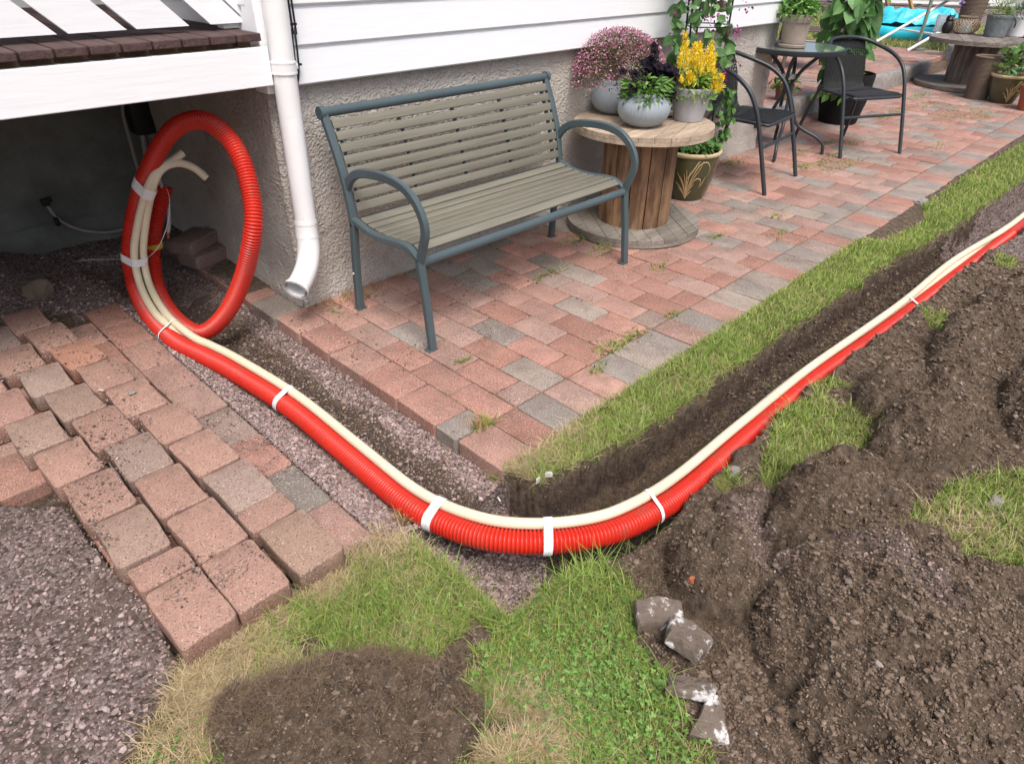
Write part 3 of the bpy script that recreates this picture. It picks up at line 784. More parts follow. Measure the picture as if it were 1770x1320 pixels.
# joints: moss and weeds in the patio
wp = []
for (u, v, k, r) in ((1055, 603, 90, .035), (1098, 580, 70, .03), (1142, 460, 40, .025), (1160, 545, 30, .02), (955, 472, 30, .03), (935, 480, 20, .02), (1262, 283, 90, .05), (1385, 288, 60, .04),
                     (1422, 283, 70, .05), (1427, 250, 60, .05), (1440, 292, 50, .08), (1470, 282, 50, .05), (1475, 248, 50, .08), (1545, 195, 90, .08), (1600, 182, 60, .09), (1585, 170, 50, .07), (1630, 200, 70, .09),
                     (1660, 203, 60, .09), (1690, 195, 60, .08), (1527, 203, 50, .07), (1625, 252, 50, .06), (1700, 205, 50, .07), (1650, 188, 50, .1), (1590, 165, 60, .06), (1385, 265, 40, .05), (840, 735, 50, .02), (1440, 268, 60, .06),
                     (1240, 410, 30, .02), (1350, 405, 25, .03), (1340, 375, 30, .03), (1030, 640, 30, .02), (800, 625, 20, .01), (1000, 415, 60, .06), (1045, 430, 60, .05), (545, 510, 40, .05), (600, 520, 50, .07)):
    c = G(u, v); k = int(k * 1.2)
    wp.append(np.column_stack([c[0] + RNG.normal(0, r * 1.5, k), c[1] + RNG.normal(0, r * .6, k), np.zeros(k) - .002]))
P = np.concatenate(wp); P = P[(P[:, 0] < 2.6) & (P[:, 1] < 1.12) | (P[:, 0] >= 2.6)]; n = len(P)
c0 = pal([(.17, .26, .05), (.22, .30, .06), (.28, .31, .08), (.34, .30, .14), (.14, .23, .05)], n)
tag(blades('weeds', P, RNG.uniform(.010, .032, n), RNG.uniform(.0035, .007, n), RNG.uniform(.4, 2, n), c0, c0 * 1.25, M['grass'], segs=3), 'small weeds and moss growing in the joints of the brick patio', 'weeds', kind='stuff')
# moss along joints
mp = []
for k in range(2600):
    i = random.randrange(4, len(nodes) - 6); x = nodes[i]
    if random.random() < .5: mp.append((x + random.gauss(0, .002), random.uniform(0, 1.1)))
    else: mp.append((random.uniform(x, nodes[i + 1]), .105 * random.randrange(0, 11) + random.gauss(0, .002)))
P = np.array(mp); P = P[fbm(P[:, 0], P[:, 1], .4, 3, 91) > .03]; n = len(P); P = np.column_stack([P, np.full(n, -.004)])
c0 = pal([(.16, .15, .05), (.22, .17, .08), (.13, .15, .04), (.26, .20, .12)], n)
tag(blades('moss', P, RNG.uniform(.003, .008, n), RNG.uniform(.003, .006, n), RNG.uniform(.3, 1.5, n), c0, c0 * 1.2, M['grass'], segs=2), 'thin moss and dry blades along the patio brick joints', 'moss', kind='stuff')
# grit thrown on the pavers
P = scatter(5200, lambda x, y: ((x < -1.82) & (x > -1.95) & (y > -.15) & (y < 1.7) & (fbm(x, y, .16, 3, 97) > -.04)) | ((x > -1.39) & (x < -1.15) & (y > .95) & (y < 1.13)) | ((x < -1.82) & (x > -2.5) & (y > -.1) & (y < 1.7) & (fbm(x, y, .14, 3, 95) > .06)) | ((x > -1.39) & (y > .0) & (y < 1.1) & (fbm(x, y, .25, 3, 96) > .12)), [(-2.5, -1.8, -.1, 1.7), (-1.4, -.3, 0, 1.1)])
P = np.column_stack([P, np.where(P[:, 0] < -1.95, .064, .001)]); P = P[~((P[:, 0] < -1.95) & (P[:, 0] > -1.965))]
sz = RNG.lognormal(math.log(.0016), .5, len(P)).clip(.0008, .006)
tag(stones('grit', P, sz, .3, pal(SPAL + GPAL, len(P)), M['pebble']), 'fine soil grit spilled over the paving bricks', 'grit', kind='stuff')

# ------------------------------------------------------------------ loose bricks laid on the side paving
LB = {'near': [(-2.155, 1.690, .21), (-2.124, 1.487, .205), (-2.095, 1.278, .205), (-2.071, 1.066, .205), (-2.050, .850, .205), (-2.026, .633, .205), (-2.013, .422, .205), (-2.005, .215, .205), (-2.005, .064, .098), (-1.994, -.090, .205)],
      'mid': [(-2.285, 1.590, .205), (-2.262, 1.384, .205), (-2.228, 1.172, .205), (-2.200, .960, .205), (-2.178, .748, .205), (-2.156, .535, .205), (-2.150, .326, .205), (-2.145, .117, .205), (-2.142, -.090, .205)],
      'far': [(-2.400, 1.285, .205), (-2.372, 1.075, .205), (-2.334, .864, .205), (-2.312, .650, .205), (-2.296, .438, .205), (-2.288, .228, .205), (-2.279, .066, .098), (-2.274, -.090, .205)]}
CB = {'near': ['P', 'P', 'O', 'P', 'P', 'P', 'P', 'G', 'P', 'B'], 'mid': ['D', 'P', 'G', 'T', 'P', 'G', 'P', 'P', 'P'], 'far': ['P', 'R', 'T', 'P', 'P', 'T', 'P', 'P']}
CM = {'P': ((.40, .245, .195), 'pink'), 'O': ((.42, .21, .145), 'orange red'), 'G': ((.34, .255, .215), 'greyish'), 'T': ((.36, .255, .205), 'brownish'), 'B': ((.35, .235, .18), 'brown stained'), 'D': ((.29, .225, .195), 'dull grey'), 'R': ((.40, .235, .195), 'smooth red')}
ORD = ['first', 'second', 'third', 'fourth', 'fifth', 'sixth', 'seventh', 'eighth', 'ninth', 'tenth']
RN = {'near': 'the loose row beside the trench', 'mid': 'the middle loose row', 'far': 'the outermost loose row'}
for row in LB:
    nrow = len(LB[row])
    for i, (cx, cy, L) in enumerate(LB[row]):
        V, F = brick_np(.129, L - .003, .06, .005); mb = MB(); s_ = random.random() * 9
        cl, cn = CM[CB[row][i]]
        base = -.006 + .0035
        rz = random.gauss(0, .01) + (.04 if (row == 'near' and i in (1, 2)) else 0)
        tx, ty = random.gauss(0, .008), random.gauss(0, .010)
        W = []
        for p in V:
            j = .0016 * math.sin(37 * p[0] + s_) + .0016 * math.sin(29 * p[1] + 2 * s_)
            W.append((p[0] + j, p[1] + j, .033 + p[2] + max(0, p[0] * tx + p[1] * ty + abs(.065 * tx) + abs(.1 * ty))))
        kk = random.gauss(1, .06); mb.add(W, F, tuple(q * kk for q in cl))
        zt = max(p[2] for p in W)      # the sides carry caked bedding soil
        mb.c = [tuple(np.array(c_) * (.55 if p[2] < zt - .03 else .92 if p[2] < zt - .004 else 1) * (np.array([1, .85, .78]) if p[2] < zt - .03 else 1)) for c_, p in zip(mb.c, W)]
        o = mb.build('paving_brick', M['loose_brick'], smooth=True, ang=25)
        o.location = (cx, cy, base - .001); o.rotation_euler = (0, 0, rz)
        k = nrow - 1 - i
        tag(o, '%s%s paving brick, %s from the lawn in %s' % (('half length ' if L < .15 else ''), cn, ORD[k], RN[row]), 'brick', 'loose paving bricks laid on the side paving')

# two bricks stacked by the side wall under the deck
for (x, y, z, rz, lab) in ((-1.335, 1.93, .0, .25, 'dark paving brick lying under another beside the side wall'), (-1.36, 1.98, .062, .5, 'dark paving brick on top of another beside the side wall')):
    V, F = brick_np(.14, .21, .058, .006); mb = MB(); mb.add(V, F, (.20, .15, .13)); o = mb.build('paving_brick', M['loose_brick'], smooth=True, ang=25)
    o.location = (x, y, z + .029); o.rotation_euler = (0, 0, rz + math.pi / 2); tag(o, lab, 'brick', 'bricks stacked under the deck')


def rock(name, c, s, mat, lab, cat, group=None, seed=1, sub=3, cut=True, rz=0, tilt=0):
    """an angular broken lump: icosphere clipped by random planes"""
    rg = np.random.default_rng(seed); bm = bmesh.new(); bmesh.ops.create_icosphere(bm, subdivisions=sub, radius=1)
    pl = [(np.array(p) / np.linalg.norm(p), d) for p, d in [((1, .1, .1), .62), ((-1, .15, .1), .6), ((.1, 1, .1), .6), ((.1, -1, .15), .62), ((.05, .08, 1), .55), ((0, 0, -1), .5)]] + \
         [(lambda q: (q / np.linalg.norm(q), rg.uniform(.62, .8)))(rg.normal(size=3)) for _ in range(5)]
    for v in bm.verts:
        p = np.array(v.co[:])
        for q, d in pl:
            t = p @ q
            if t > d: p = p - q * (t - d) * .95
        p = p * (1 + .05 * rg.normal())
        v.co = p * np.array(s) / .6
    me = bpy.data.meshes.new(name); bm.to_mesh(me); bm.free(); me.materials.append(mat)
    o = bpy.data.objects.new(name, me); COL.objects.link(o); o.location = c; o.rotation_euler = (tilt, 0, rz)
    return tag(o, lab, cat, group)


def chunk(poly, c, th, rz, tx, ty, lab, seed=1):
    """broken plaster slab: irregular outline with real thickness and rough faces"""
    rg = np.random.default_rng(seed); mb = MB(); n = len(poly); k = 6; ring = []
    for i in range(n):
        a = np.array(poly[i]); b_ = np.array(poly[(i + 1) % n])
        for t in range(k): ring.append(a + (b_ - a) * t / k + rg.normal(0, .0012, 2))
    ring = np.array(ring); ct = ring.mean(0); m_ = len(ring); V = []; F = []
    lv = [(.55, th), (.93, th), (1, th * .88), (1.02, th * .4), (.97, .0), (.6, .0)]
    for (s_, z) in lv:
        for p in ring:
            q = ct + (p - ct) * s_; V.append((q[0], q[1], z + rg.normal(0, .0013)))
    V.append((ct[0], ct[1], th)); V.append((ct[0], ct[1], 0))
    for l in range(len(lv) - 1):
        for i in range(m_): F.append((l * m_ + i, l * m_ + (i + 1) % m_, (l + 1) * m_ + (i + 1) % m_, (l + 1) * m_ + i))
    for i in range(m_):
        F.append((len(V) - 2, (i + 1) % m_, i)); q = (len(lv) - 1) * m_; F.append((len(V) - 1, q + i, q + (i + 1) % m_))
    mb.add(V, F); o = mb.build('plaster_chunk', M['plaster'], smooth=True, ang=35)
    o.location = c; o.rotation_euler = (tx, ty, rz); return tag(o, lab, 'rubble', 'broken white faced lumps beside the lawn')


def at(u, v, dz=0):
    c = G(u, v); z = float(H(np.array([c[0]]), np.array([c[1]]))[0]); c = G(u, v, z + dz); return (c[0], c[1], z + dz)


chunk([(-.055, -.03), (.05, -.034), (.058, .02), (.01, .036), (-.05, .03)], at(1135, 1072, .0), .045, -.75, .10, -.05, 'block shaped white crusted mortar lump at the lawn edge, farthest from the camera', 3)
chunk([(-.04, -.04), (.03, -.05), (.045, .01), (.02, .05), (-.04, .035)], at(1182, 1112, .0), .035, .2, .15, .3, 'brown mortar lump pressed into the soil right beside the block shaped white lump', 5)
chunk([(-.055, -.02), (.04, -.03), (.055, .0), (.035, .024), (-.04, .024)], at(1192, 1195, .01), .022, -.85, -.35, .1, 'long narrow slab of mortar with a white face, lying just above the triangular slab', 8)
chunk([(-.05, -.025), (.025, -.05), (.04, .045), (.015, .048)], at(1222, 1248, .005), .02, -.65, .2, .1, 'triangular mortar slab with a white stripe across it, nearest the camera', 9)
rock('rock', at(60, 497, .02), (.05, .045, .045), MAT('brown_rock', (.10, .08, .055), (.17, .135, .10), sc=14, rough=.95, bump=.8, bsc=40), 'brown lump of rock on the gravel heap beneath the deck', 'rock', seed=4)
rock('rock', at(1722, 868, .01), (.022, .014, .012), M['stone'], 'flat grey stone on the small grass patch at the right edge', 'rock', seed=6)
rock('rock', at(1268, 815, .006), (.017, .012, .014), M['stone'], 'small grey stone on the soil next to the pipe bend', 'rock', seed=7)
rock('rock', at(1592, 348, .005), (.045, .03, .012), M['stone'], 'pale flat stone between the patio edge and the turf strip', 'rock', seed=9)
rock('rock', at(1760, 515, .015), (.05, .025, .018), M['stone'], 'pale stone on the turned sods at the right edge', 'rock', seed=11)
rock('rock', at(1195, 1001, .02), (.007, .005, .006), M['red_clay'], 'tiny red brick crumb on the soil mound', 'rock', seed=12)
for (u, v, z, s, lab) in ((930, 830, .01, .010, 'white paint flake upright at the turf edge, left of the pair'), (948, 820, .012, .011, 'white paint flake upright at the turf edge, right of the pair'), (852, 850, -.08, .009, 'pale chip on the trench slope below the patio corner'),
                          (862, 862, -.085, .010, 'greyish chip on the trench slope, lower of the pair below the patio corner'), (175, 674, .066, .008, 'oblong white plaster chip on the loose bricks'), (188, 652, .066, .004, 'tiny white plaster crumb behind the oblong chip on the loose bricks')):
    c = G(u, v, z); rock('chip', tuple(c), (s * .9, s * .22, s * (1.0 if 'upright' in lab else .3)), M['chip'], lab, 'chip', seed=int(u), sub=2, rz=u)
rock('pebble', tuple(G(228, 678, .068)), (.010, .008, .006), M['stone'], 'small pinkish pebble on a loose brick in the row closest to the trench', 'pebble', seed=21, sub=2)

# ================================================================== HOUSE
house = thing('house', 'white clapboard house on a rough grey rendered foundation', 'house', (-1.24, 1.146, 0))
def hb(name, mat, boxes, smooth=False):
    mb = MB()
    for (x0, x1, y0, y1, z0, z1) in boxes:
        mb.box(((x0 + x1) / 2, (y0 + y1) / 2, (z0 + z1) / 2), (x1 - x0, y1 - y0, z1 - z0))
    o = mb.build(name, mat); o.parent = house; o.matrix_parent_inverse = Matrix.Translation((1.24, -1.146, 0)); return o
def under(o, p, loc):
    o.parent = p; o.matrix_parent_inverse = Matrix.Translation(-Vector(loc)); return o
# rendered foundation: gently uneven real surface
def rough_wall(x0, x1, z0, z1, fn, n=(160, 50), amp=.008):
    V = []; F = []; a, c = n
    u = np.linspace(x0, x1, a); v = np.linspace(z0, z1, c); U, W = np.meshgrid(u, v)
    D = amp * (fbm(U, W, .35, 3, 5) + .5 * fbm(U, W, .05, 3, 6)) + np.where(W < .12, .02 * (1 - W.clip(0) / .12), 0)
    P = fn(U, W, D).reshape(-1, 3); I = np.arange(a * c).reshape(c, a)
    F = np.stack([I[:-1, :-1], I[:-1, 1:], I[1:, 1:], I[1:, :-1]], -1).reshape(-1, 4)
    return P, F
mb = MB()
P, F = rough_wall(-1.235, 2.70, -.35, .875, lambda U, W, D: np.stack([U, 1.165 - D, W], -1)); mb.add(P, F)
P, F = rough_wall(1.16, 2.62, -.35, .875, lambda U, W, D: np.stack([-1.24 - D, U, W], -1)); mb.add(P, F)
P, F = rough_wall(1.16, 6.0, -.35, .875, lambda U, W, D: np.stack([2.70 + D, U, W], -1)); mb.add(P, F)
mb.box((.73, 3.6, .26), (3.86, 4.85, 1.215))
mb.tube([(-1.232, 1.172, -.3), (-1.232, 1.172, .87)], .022, 12); mb.tube([(2.69, 1.172, -.3), (2.69, 1.172, .87)], .022, 12)
o = mb.build('foundation', M['stucco'], smooth=True, ang=70); under(o, house, house.location)
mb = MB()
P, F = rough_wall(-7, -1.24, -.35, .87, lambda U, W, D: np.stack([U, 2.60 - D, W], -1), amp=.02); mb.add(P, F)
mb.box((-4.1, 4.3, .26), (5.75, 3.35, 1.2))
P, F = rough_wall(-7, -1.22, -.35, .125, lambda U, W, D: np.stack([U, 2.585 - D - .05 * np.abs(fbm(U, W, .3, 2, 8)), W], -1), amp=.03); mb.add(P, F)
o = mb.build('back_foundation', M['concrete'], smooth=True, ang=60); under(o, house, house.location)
# siding boards with lap shadow lines
def siding(name, p0, p1, out, z0, z1, pitch=.128):
    mb = MB(); p0 = Vector(p0); p1 = Vector(p1); out = Vector(out); z = z0
    while z < z1:
        zt = min(z + pitch, z1)
        for (a, b_, zz0, zz1) in ((.030, .016, z, zt),):
            e = .006
            q = [(zz0, a - e), (zz0 + e, a), (zz1 - .012, b_ + .006), (zz1 - .010, b_), (zz1, b_ - .002)]
            V = []
            for zv, ofs in [(zz0, -.01)] + q + [(zz1, -.01)]:
                V.append((*(p0 + out * ofs), zv)); V.append((*(p1 + out * ofs), zv))
            F = [(2 * i, 2 * i + 1, 2 * i + 3, 2 * i + 2) for i in range(len(q) + 1)]
            mb.add(V, F)
        z = zt
    o = mb.build(name, M['white_paint']); return under(o, house, house.location)
siding('siding', (-1.17, 1.150), (2.71, 1.150), (0, -1), .872, 3.4)
siding('siding', (-1.25, 2.60), (-1.25, 1.16), (-1, 0), .872, 3.4)
siding('siding', (-7.0, 2.58), (-1.25, 2.58), (0, -1), .872, 3.4)
siding('siding', (2.71, 1.16), (2.71, 6.0), (1, 0), .872, 3.4)
hb('wall', M['white_paint'], [(-1.235, 2.695, 1.163, 6.0, .876, 3.38), (-7.0, -1.245, 2.61, 6.0, .876, 3.38)])
mb = MB(); mb.box((-1.228, 1.118, 2.13), (.085, .03, 2.54), bev=.003); mb.box((-1.268, 1.150, 2.13), (.02, .09, 2.54), bev=.003)
under(mb.build('corner_board', M['white_board']), house, house.location)
mb = MB(); mb.box((2.70, 1.120, 2.12), (.07, .03, 2.5), bev=.003)
under(mb.build('corner_board', M['white_board']), house, house.location)
mb = MB()
V = [(-7.4, 1.0, 3.36), (3.1, 1.0, 3.36), (3.1, 6.4, 3.36), (-7.4, 6.4, 3.36), (-7.4, 3.7, 4.7), (3.1, 3.7, 4.7)]
mb.add(V, [(0, 1, 5, 4), (2, 3, 4, 5), (0, 4, 3), (1, 2, 5), (0, 3, 2, 1)]); under(mb.build('roof', M['roof']), house, house.location)

# downspout
dsp = thing('downspout', 'white rainwater downspout with an elbow outlet at the house corner', 'downspout', (-1.25, 1.07, 0))
def dp(o): return under(o, dsp, dsp.location)
mb = MB(); tp_ = WY(474, 0, 1.065); md_ = WY(490, 118, 1.065)
mb.tube([tp_ + (tp_ - md_) * 8, tp_, md_, (-1.237, 1.060, .40)], .041, 28, cap=False)
dp(mb.build('pipe', M['white_plastic'], smooth=True, ang=50))
mb = MB(); mb.tube(spline([(-1.237, 1.062, .41), (-1.241, 1.060, .35), (-1.250, 1.050, .285), (-1.278, 1.03, .235), (-1.325, .995, .205), (-1.375, .965, .182)], .006), .044, 28, cap=False)
pth = spline([(-1.237, 1.062, .41), (-1.241, 1.060, .35), (-1.250, 1.050, .285), (-1.278, 1.03, .235), (-1.325, .995, .205), (-1.375, .965, .182)], .006)
mb.tube(pth[-3:], .049, 28, cap=False); mb.tube(pth[:4] + np.array([0, 0, .0]), .0455, 28, cap=False); mb.tube(pth[10:13], .0452, 28, cap=False)
mb.tube(pth, .038, 28, cap=False)
dp(mb.build('elbow', M['white_plastic'], smooth=True, ang=50))
mb = MB(); ax_ = (tp_ - md_) / np.linalg.norm(tp_ - md_)
mb.tube([md_ + ax_ * .022, md_ - ax_ * .018], .0445, 28); mb.tube([md_ + ax_ * .022, md_ + ax_ * .016], .0457, 28); mb.tube([md_ - ax_ * .012, md_ - ax_ * .018], .0457, 28)
mb.box(tuple(md_ + np.array([-.052, .02, -.008])), (.022, .02, .02), bev=.003); mb.box(tuple(md_ + np.array([-.052, .02, .022])), (.018, .02, .014), bev=.003); mb.box(tuple(md_ + np.array([.049, .003, .002])), (.012, .02, .02), bev=.003)
dp(mb.build('bracket', M['white_plastic'], smooth=True, ang=50))
mb = MB()
for off in (0, .014):
    cp = [WY(498 + off * 400, 0, 1.108), WY(503 + off * 400, 45, 1.106), WY(510 + off * 400, 105, 1.105), WY(514 + off * 150, 135, 1.105), WY(513, 150, 1.108)]
    mb.tube(spline([cp[0] + np.array([-.01, 0, 1.2])] + cp, .03), .0035, 8)
c_ = WY(505, 42, 1.104); mb.box(c_, (.03, .012, .007)); c_ = WY(514, 112, 1.103); mb.box(c_, (.03, .012, .007))
tag(mb.build('cable', M['black'], smooth=True), 'pair of thin black cables clipped to the siding beside the downspout', 'cable')

# ================================================================== DECK
deck = thing('porch_deck', 'raised porch deck with dark brown boards and a white fascia', 'deck', (-2.0, 1.5, 0))
def dk_(o): return under(o, deck, deck.location)
mb = MB(); mb.box((-4.15, 1.083, .955), (5.76, .034, .122), bev=.003)
dk_(mb.build('fascia_board', M['white_board']))
mb = MB(); x = -1.305
while x > -6.9:
    wd_ = .0885
    mb.box((x - wd_ / 2 + .02, 1.83, 1.046), (wd_ - .006, 1.53, .024), bev=.003); x -= wd_ + .0005
dk_(mb.build('deck_boards', M['deck_board']))
mb = MB()
for xx in (-1.33, -2.4, -3.6, -4.8): mb.box((xx, 1.84, .975), (.045, 1.46, .118))
mb.box((-4.1, 1.15, .975), (5.6, .04, .115)); mb.box((-4.1, 2.5, .975), (5.6, .04, .115))
dk_(mb.build('joist', wood('joist_wood', (.22, .15, .09), (.14, .09, .055), 1)))
mb = MB()
# slanted railing boards, all leaning the same way
x = -1.265; ang = .78
tl = math.tan(ang)
k = 0
for i in range(34):
    x1 = -1.262 - i * .196; wb = .166
    zb = 1.078; zt = 1.88; a0 = x1; a1 = x1 - wb
    if i == 0: a0 = -1.262; a1 = -1.385
    V = []
    for yy in (1.212, 1.232):
        V += [(a0, yy, zb), (a1, yy, zb), (a1 - (zt - zb) * tl, yy, zt), (a0 - (zt - zb) * tl, yy, zt)]
    mb.add(V, [(0, 1, 2, 3), (7, 6, 5, 4), (0, 4, 5, 1), (1, 5, 6, 2), (2, 6, 7, 3), (3, 7, 4, 0)])
V = []
for yy in (1.212, 1.232): V += [(-1.262, yy, 1.078 + .01), (-1.262, yy, 1.88), (-1.262 - .8 * tl, yy, 1.88)]
mb.add(V, [(0, 1, 2), (5, 4, 3), (0, 3, 4, 1), (1, 4, 5, 2), (2, 5, 3, 0)])
dk_(mb.build('railing_boards', M['white_board']))
mb = MB(); mb.box((-4.1, 1.255, 1.84), (5.6, .04, .09)); mb.box((-4.1, 1.222, 1.90), (5.7, .14, .03)); 
mb.box((-1.30, 1.262, 1.45), (.06, .05, .78)); mb.box((-4.0, 1.262, 1.45), (.06, .05, .78))
dk_(mb.build('rail', M['white_board']))
for px_ in (-6.8, -4.0):
    mb = MB(); mb.box((px_, 1.2, .4), (.1, .1, 1.1)); dk_(mb.build('post', M['white_board']))

# ------------------------------------------------------------------ things under the deck
mb = MB(); mb.box((-1.275, 2.50, .60), (.12, .10, .22), bev=.02)
tag(mb.build('junction_box', M['black'], smooth=True, ang=40), 'black plastic box on the wall in the dark corner under the deck', 'box')
def cable(name, pts, r, mat, lab, cat='cable', n=8):
    mb = MB(); mb.tube(spline(pts, .012), r, n); return tag(mb.build(name, mat, smooth=True, ang=50), lab, cat)
gc = [WY(78, 350, 2.52), WY(100, 378, 2.52), WY(135, 396, 2.51), WY(180, 402, 2.50), WY(215, 396, 2.50), WY(235, 385, 2.50), WY(262, 350, 2.49)]
o = cable('cable', gc, .007, M['grey_cable'], 'grey conduit sagging across the dark back wall under the deck')
mb = MB(); c = Vector(gc[0]); mb.box(c, (.035, .03, .035), bev=.006); mb.box(c + Vector((.02, 0, .01)), (.02, .02, .02)); mb.build('cable_clip', M['black'], o)
cable('pipe', [WY(212, 172, 2.50), WY(213, 200, 2.50), WY(225, 245, 2.50), WY(240, 300, 2.49), WY(262, 380, 2.48)], .008, M['grey_cable'], 'thin grey hose hanging left of the black box under the deck', 'pipe')
cable('pipe', [WY(236, 168, 2.52), WY(244, 220, 2.52), WY(255, 290, 2.51), WY(268, 400, 2.5)], .013, M['grey_cable'], 'thicker grey vertical pipe right beside the black box under the deck', 'pipe')
cable('pipe', [WY(95, 372, 2.53), WY(101, 390, 2.50)], .011, M['black'], 'short black pipe stub in the dark back wall', 'pipe')
cable('cable', [(-1.62, 2.05, .045), (-1.70, 2.12, .05), (-1.82, 2.15, .07)], .003, M['grey_cable'], 'thin grey wire end lying on the gravel heap under the deck')


# ================================================================== CONDUIT AND PIPES
def WX(u, v, x):
    d = np.array([(u - 885) / CF, (v - 660) / CF, 1.0]) @ CR
    return CC + d * (x - CC[0]) / d[0]
RC = .0320
def DD_(u, v, dist):
    d = np.array([(u - 885) / CF, (v - 660) / CF, 1.0]) @ CR
    return CC + d / np.linalg.norm(d) * dist
loop = [DD_(285, 322, 3.40), DD_(269, 385, 3.43), DD_(264, 440, 3.45), DD_(272, 498, 3.41), DD_(300, 546, 3.25), DD_(345, 575, 3.07), DD_(388, 545, 2.94),
        DD_(420, 480, 2.80), WX(437, 400, -1.47), WX(434, 335, -1.43), WX(412, 265, -1.41), WX(375, 220, -1.42), WX(335, 208, -1.46), WX(292, 232, -1.52), WX(256, 295, -1.585), WX(235, 360, -1.64),
        WX(225, 430, -1.70), WX(232, 490, -1.73), G(258, 545, .0), G(300, 588, .0), G(350, 614, .0), G(400, 640, .0), G(500, 703, -.01), G(600, 785, -.02), G(700, 868, -.01), G(770, 906, .0), G(850, 931, .01), G(950, 936, .01), G(1050, 921, .0),
        G(1130, 885, -.015), G(1200, 836, -.04), G(1300, 747, -.055), G(1400, 662, -.06), G(1500, 592, -.06), G(1570, 541, -.055), G(1640, 487, -.06), G(1700, 441, -.06), G(1770, 389, -.06), G(1830, 340, -.06), G(1900, 280, -.06)]
PSTEP = .0018; PC = spline(loop, PSTEP); NS = int(1.75 / PSTEP)
rad = RC - .0005 + np.array([.0028, .0022, -.0008, -.0030, -.0008, .0022])[np.arange(len(PC)) % 6]
far = PC[:, 0] > 2.2
rad[far] = RC
conduit = MB(); conduit.tube(PC, list(rad), 20, cap=False); conduit.tube(PC[:60], RC - .007, 16, cap=False)
red = conduit.build('corrugated_conduit', M['red_pipe'], smooth=True, ang=80)
tag(red, 'thick red corrugated conduit looped under the deck and laid along the trench', 'conduit')


def nearest(p): return int(np.argmin(((PC[NS:] - np.array(p)) ** 2).sum(1))) + NS
CAMV = CC
def beside(i, offs, side, lift):
    """point beside the conduit centre at sample i"""
    t = PC[min(i + 3, len(PC) - 1)] - PC[i - 3]; t /= np.linalg.norm(t)
    upv = np.array([0, 0, 1.]) - t * t[2]
    upv /= np.linalg.norm(upv); n_ = np.cross(upv, t)
    return PC[i] + n_ * side + upv * lift, t, n_, upv


def pipe_pts(sidef, liftf, i0):
    out = []; 
    for i in range(i0, len(PC) - 4, 58):
        p, t, n_, u_ = beside(i, 0, sidef(PC[i]), liftf(PC[i])); out.append(p)
    return out
ic = nearest(WX(256, 310, -1.60))
i_tr = nearest(G(300, 588, 0))
rc = .0155
def s1(p):   # lateral offset towards the inner side of the bend (+n)
    x = p[0]
    return .034 + .003 * math.sin(5 * p[0]) + .022 * math.exp(-((x - 1.3) / .55) ** 2)
def l1(p): return .036 + .004 * math.exp(-((p[0] - 1.3) / .55) ** 2)
def s2(p): return .050 - .008 * math.exp(-((p[0] - 1.3) / .5) ** 2)
def l2(p): return .006 + .010 * math.exp(-((p[0] - 1.3) / .55) ** 2)
def headed(pts):
    return pts
A1 = pipe_pts(s1, l1, i_tr); A2 = pipe_pts(s2, l2, i_tr)
# the two cream pipes climb with the loop and bend away at their open ends
_i0 = NS + int(np.argmin(((PC[NS:] - WX(256, 295, -1.585)) ** 2).sum(1)))
_q = (PC - CC) @ CR.T; _uv = _q[:, :2] / _q[:, 2:3] * CF + np.array([885, 660]); _ds = np.linalg.norm(PC - CC, axis=1)
def PP_(u, v, dd):
    j = _i0 + int(np.argmin(((_uv[_i0:_i0 + int(1.6 / PSTEP)] - np.array([u, v])) ** 2).sum(1)))
    return DD_(u, v, _ds[j] - dd)
up1 = [PP_(357, 308, -.02), PP_(335, 290, -.01), PP_(308, 282, .01), PP_(283, 290, .03), PP_(268, 312, .05), PP_(256, 360, .045), PP_(249, 410, .04), PP_(248, 445, .035), PP_(256, 485, .035), PP_(272, 520, .04), PP_(297, 553, .045)]
up2 = [PP_(316, 264, .0), PP_(300, 276, .01), PP_(282, 288, .03), PP_(262, 310, .05), PP_(247, 350, .052), PP_(236, 400, .052), PP_(232, 440, .052), PP_(240, 485, .052), PP_(257, 524, .052), PP_(284, 557, .05)]
def smooth_join(a, b):
    return a + [q for q in b if np.linalg.norm(q - a[-1]) > .12 and q[1] < a[-1][1] - .10]
cr = []
for nm, a, b_, lab in (('cream_pipe', up1, A1, 'cream plastic pipe taped to the conduit, its open end drooping lower'), ('cream_pipe', up2, A2, 'cream plastic pipe taped to the conduit, its open end pointing upwards')):
    S = spline(smooth_join(a, b_), .01)
    mb = MB(); mb.tube(S, rc, 14, cap=False); mb.tube(S[:6], rc - .004, 12, cap=False)
    mb.add([tuple(S[5] + rc * .9 * np.array(v)) for v in ICO_V * .9], [tuple(f) for f in ICO_F], (.1, .1, .1))
    o = mb.build(nm, M['cream_pipe'], smooth=True, ang=60); cr.append(S)
    tag(o, lab, 'pipe', 'cream pipes taped to the red conduit')
ties = [(WX(246, 322, -1.615), .052, 'wide clear tape band round all pipes near their open ends'), (WX(229, 443, -1.70), .034, None), (G(292, 580, 0), .010, 'narrow white tie'), (G(487, 694, 0), .022, None),
        (G(750, 898, 0), .030, None), (G(945, 936, 0), .024, None), (G(1136, 881, 0), .013, None), (G(1580, 534, -.05), .014, None)]
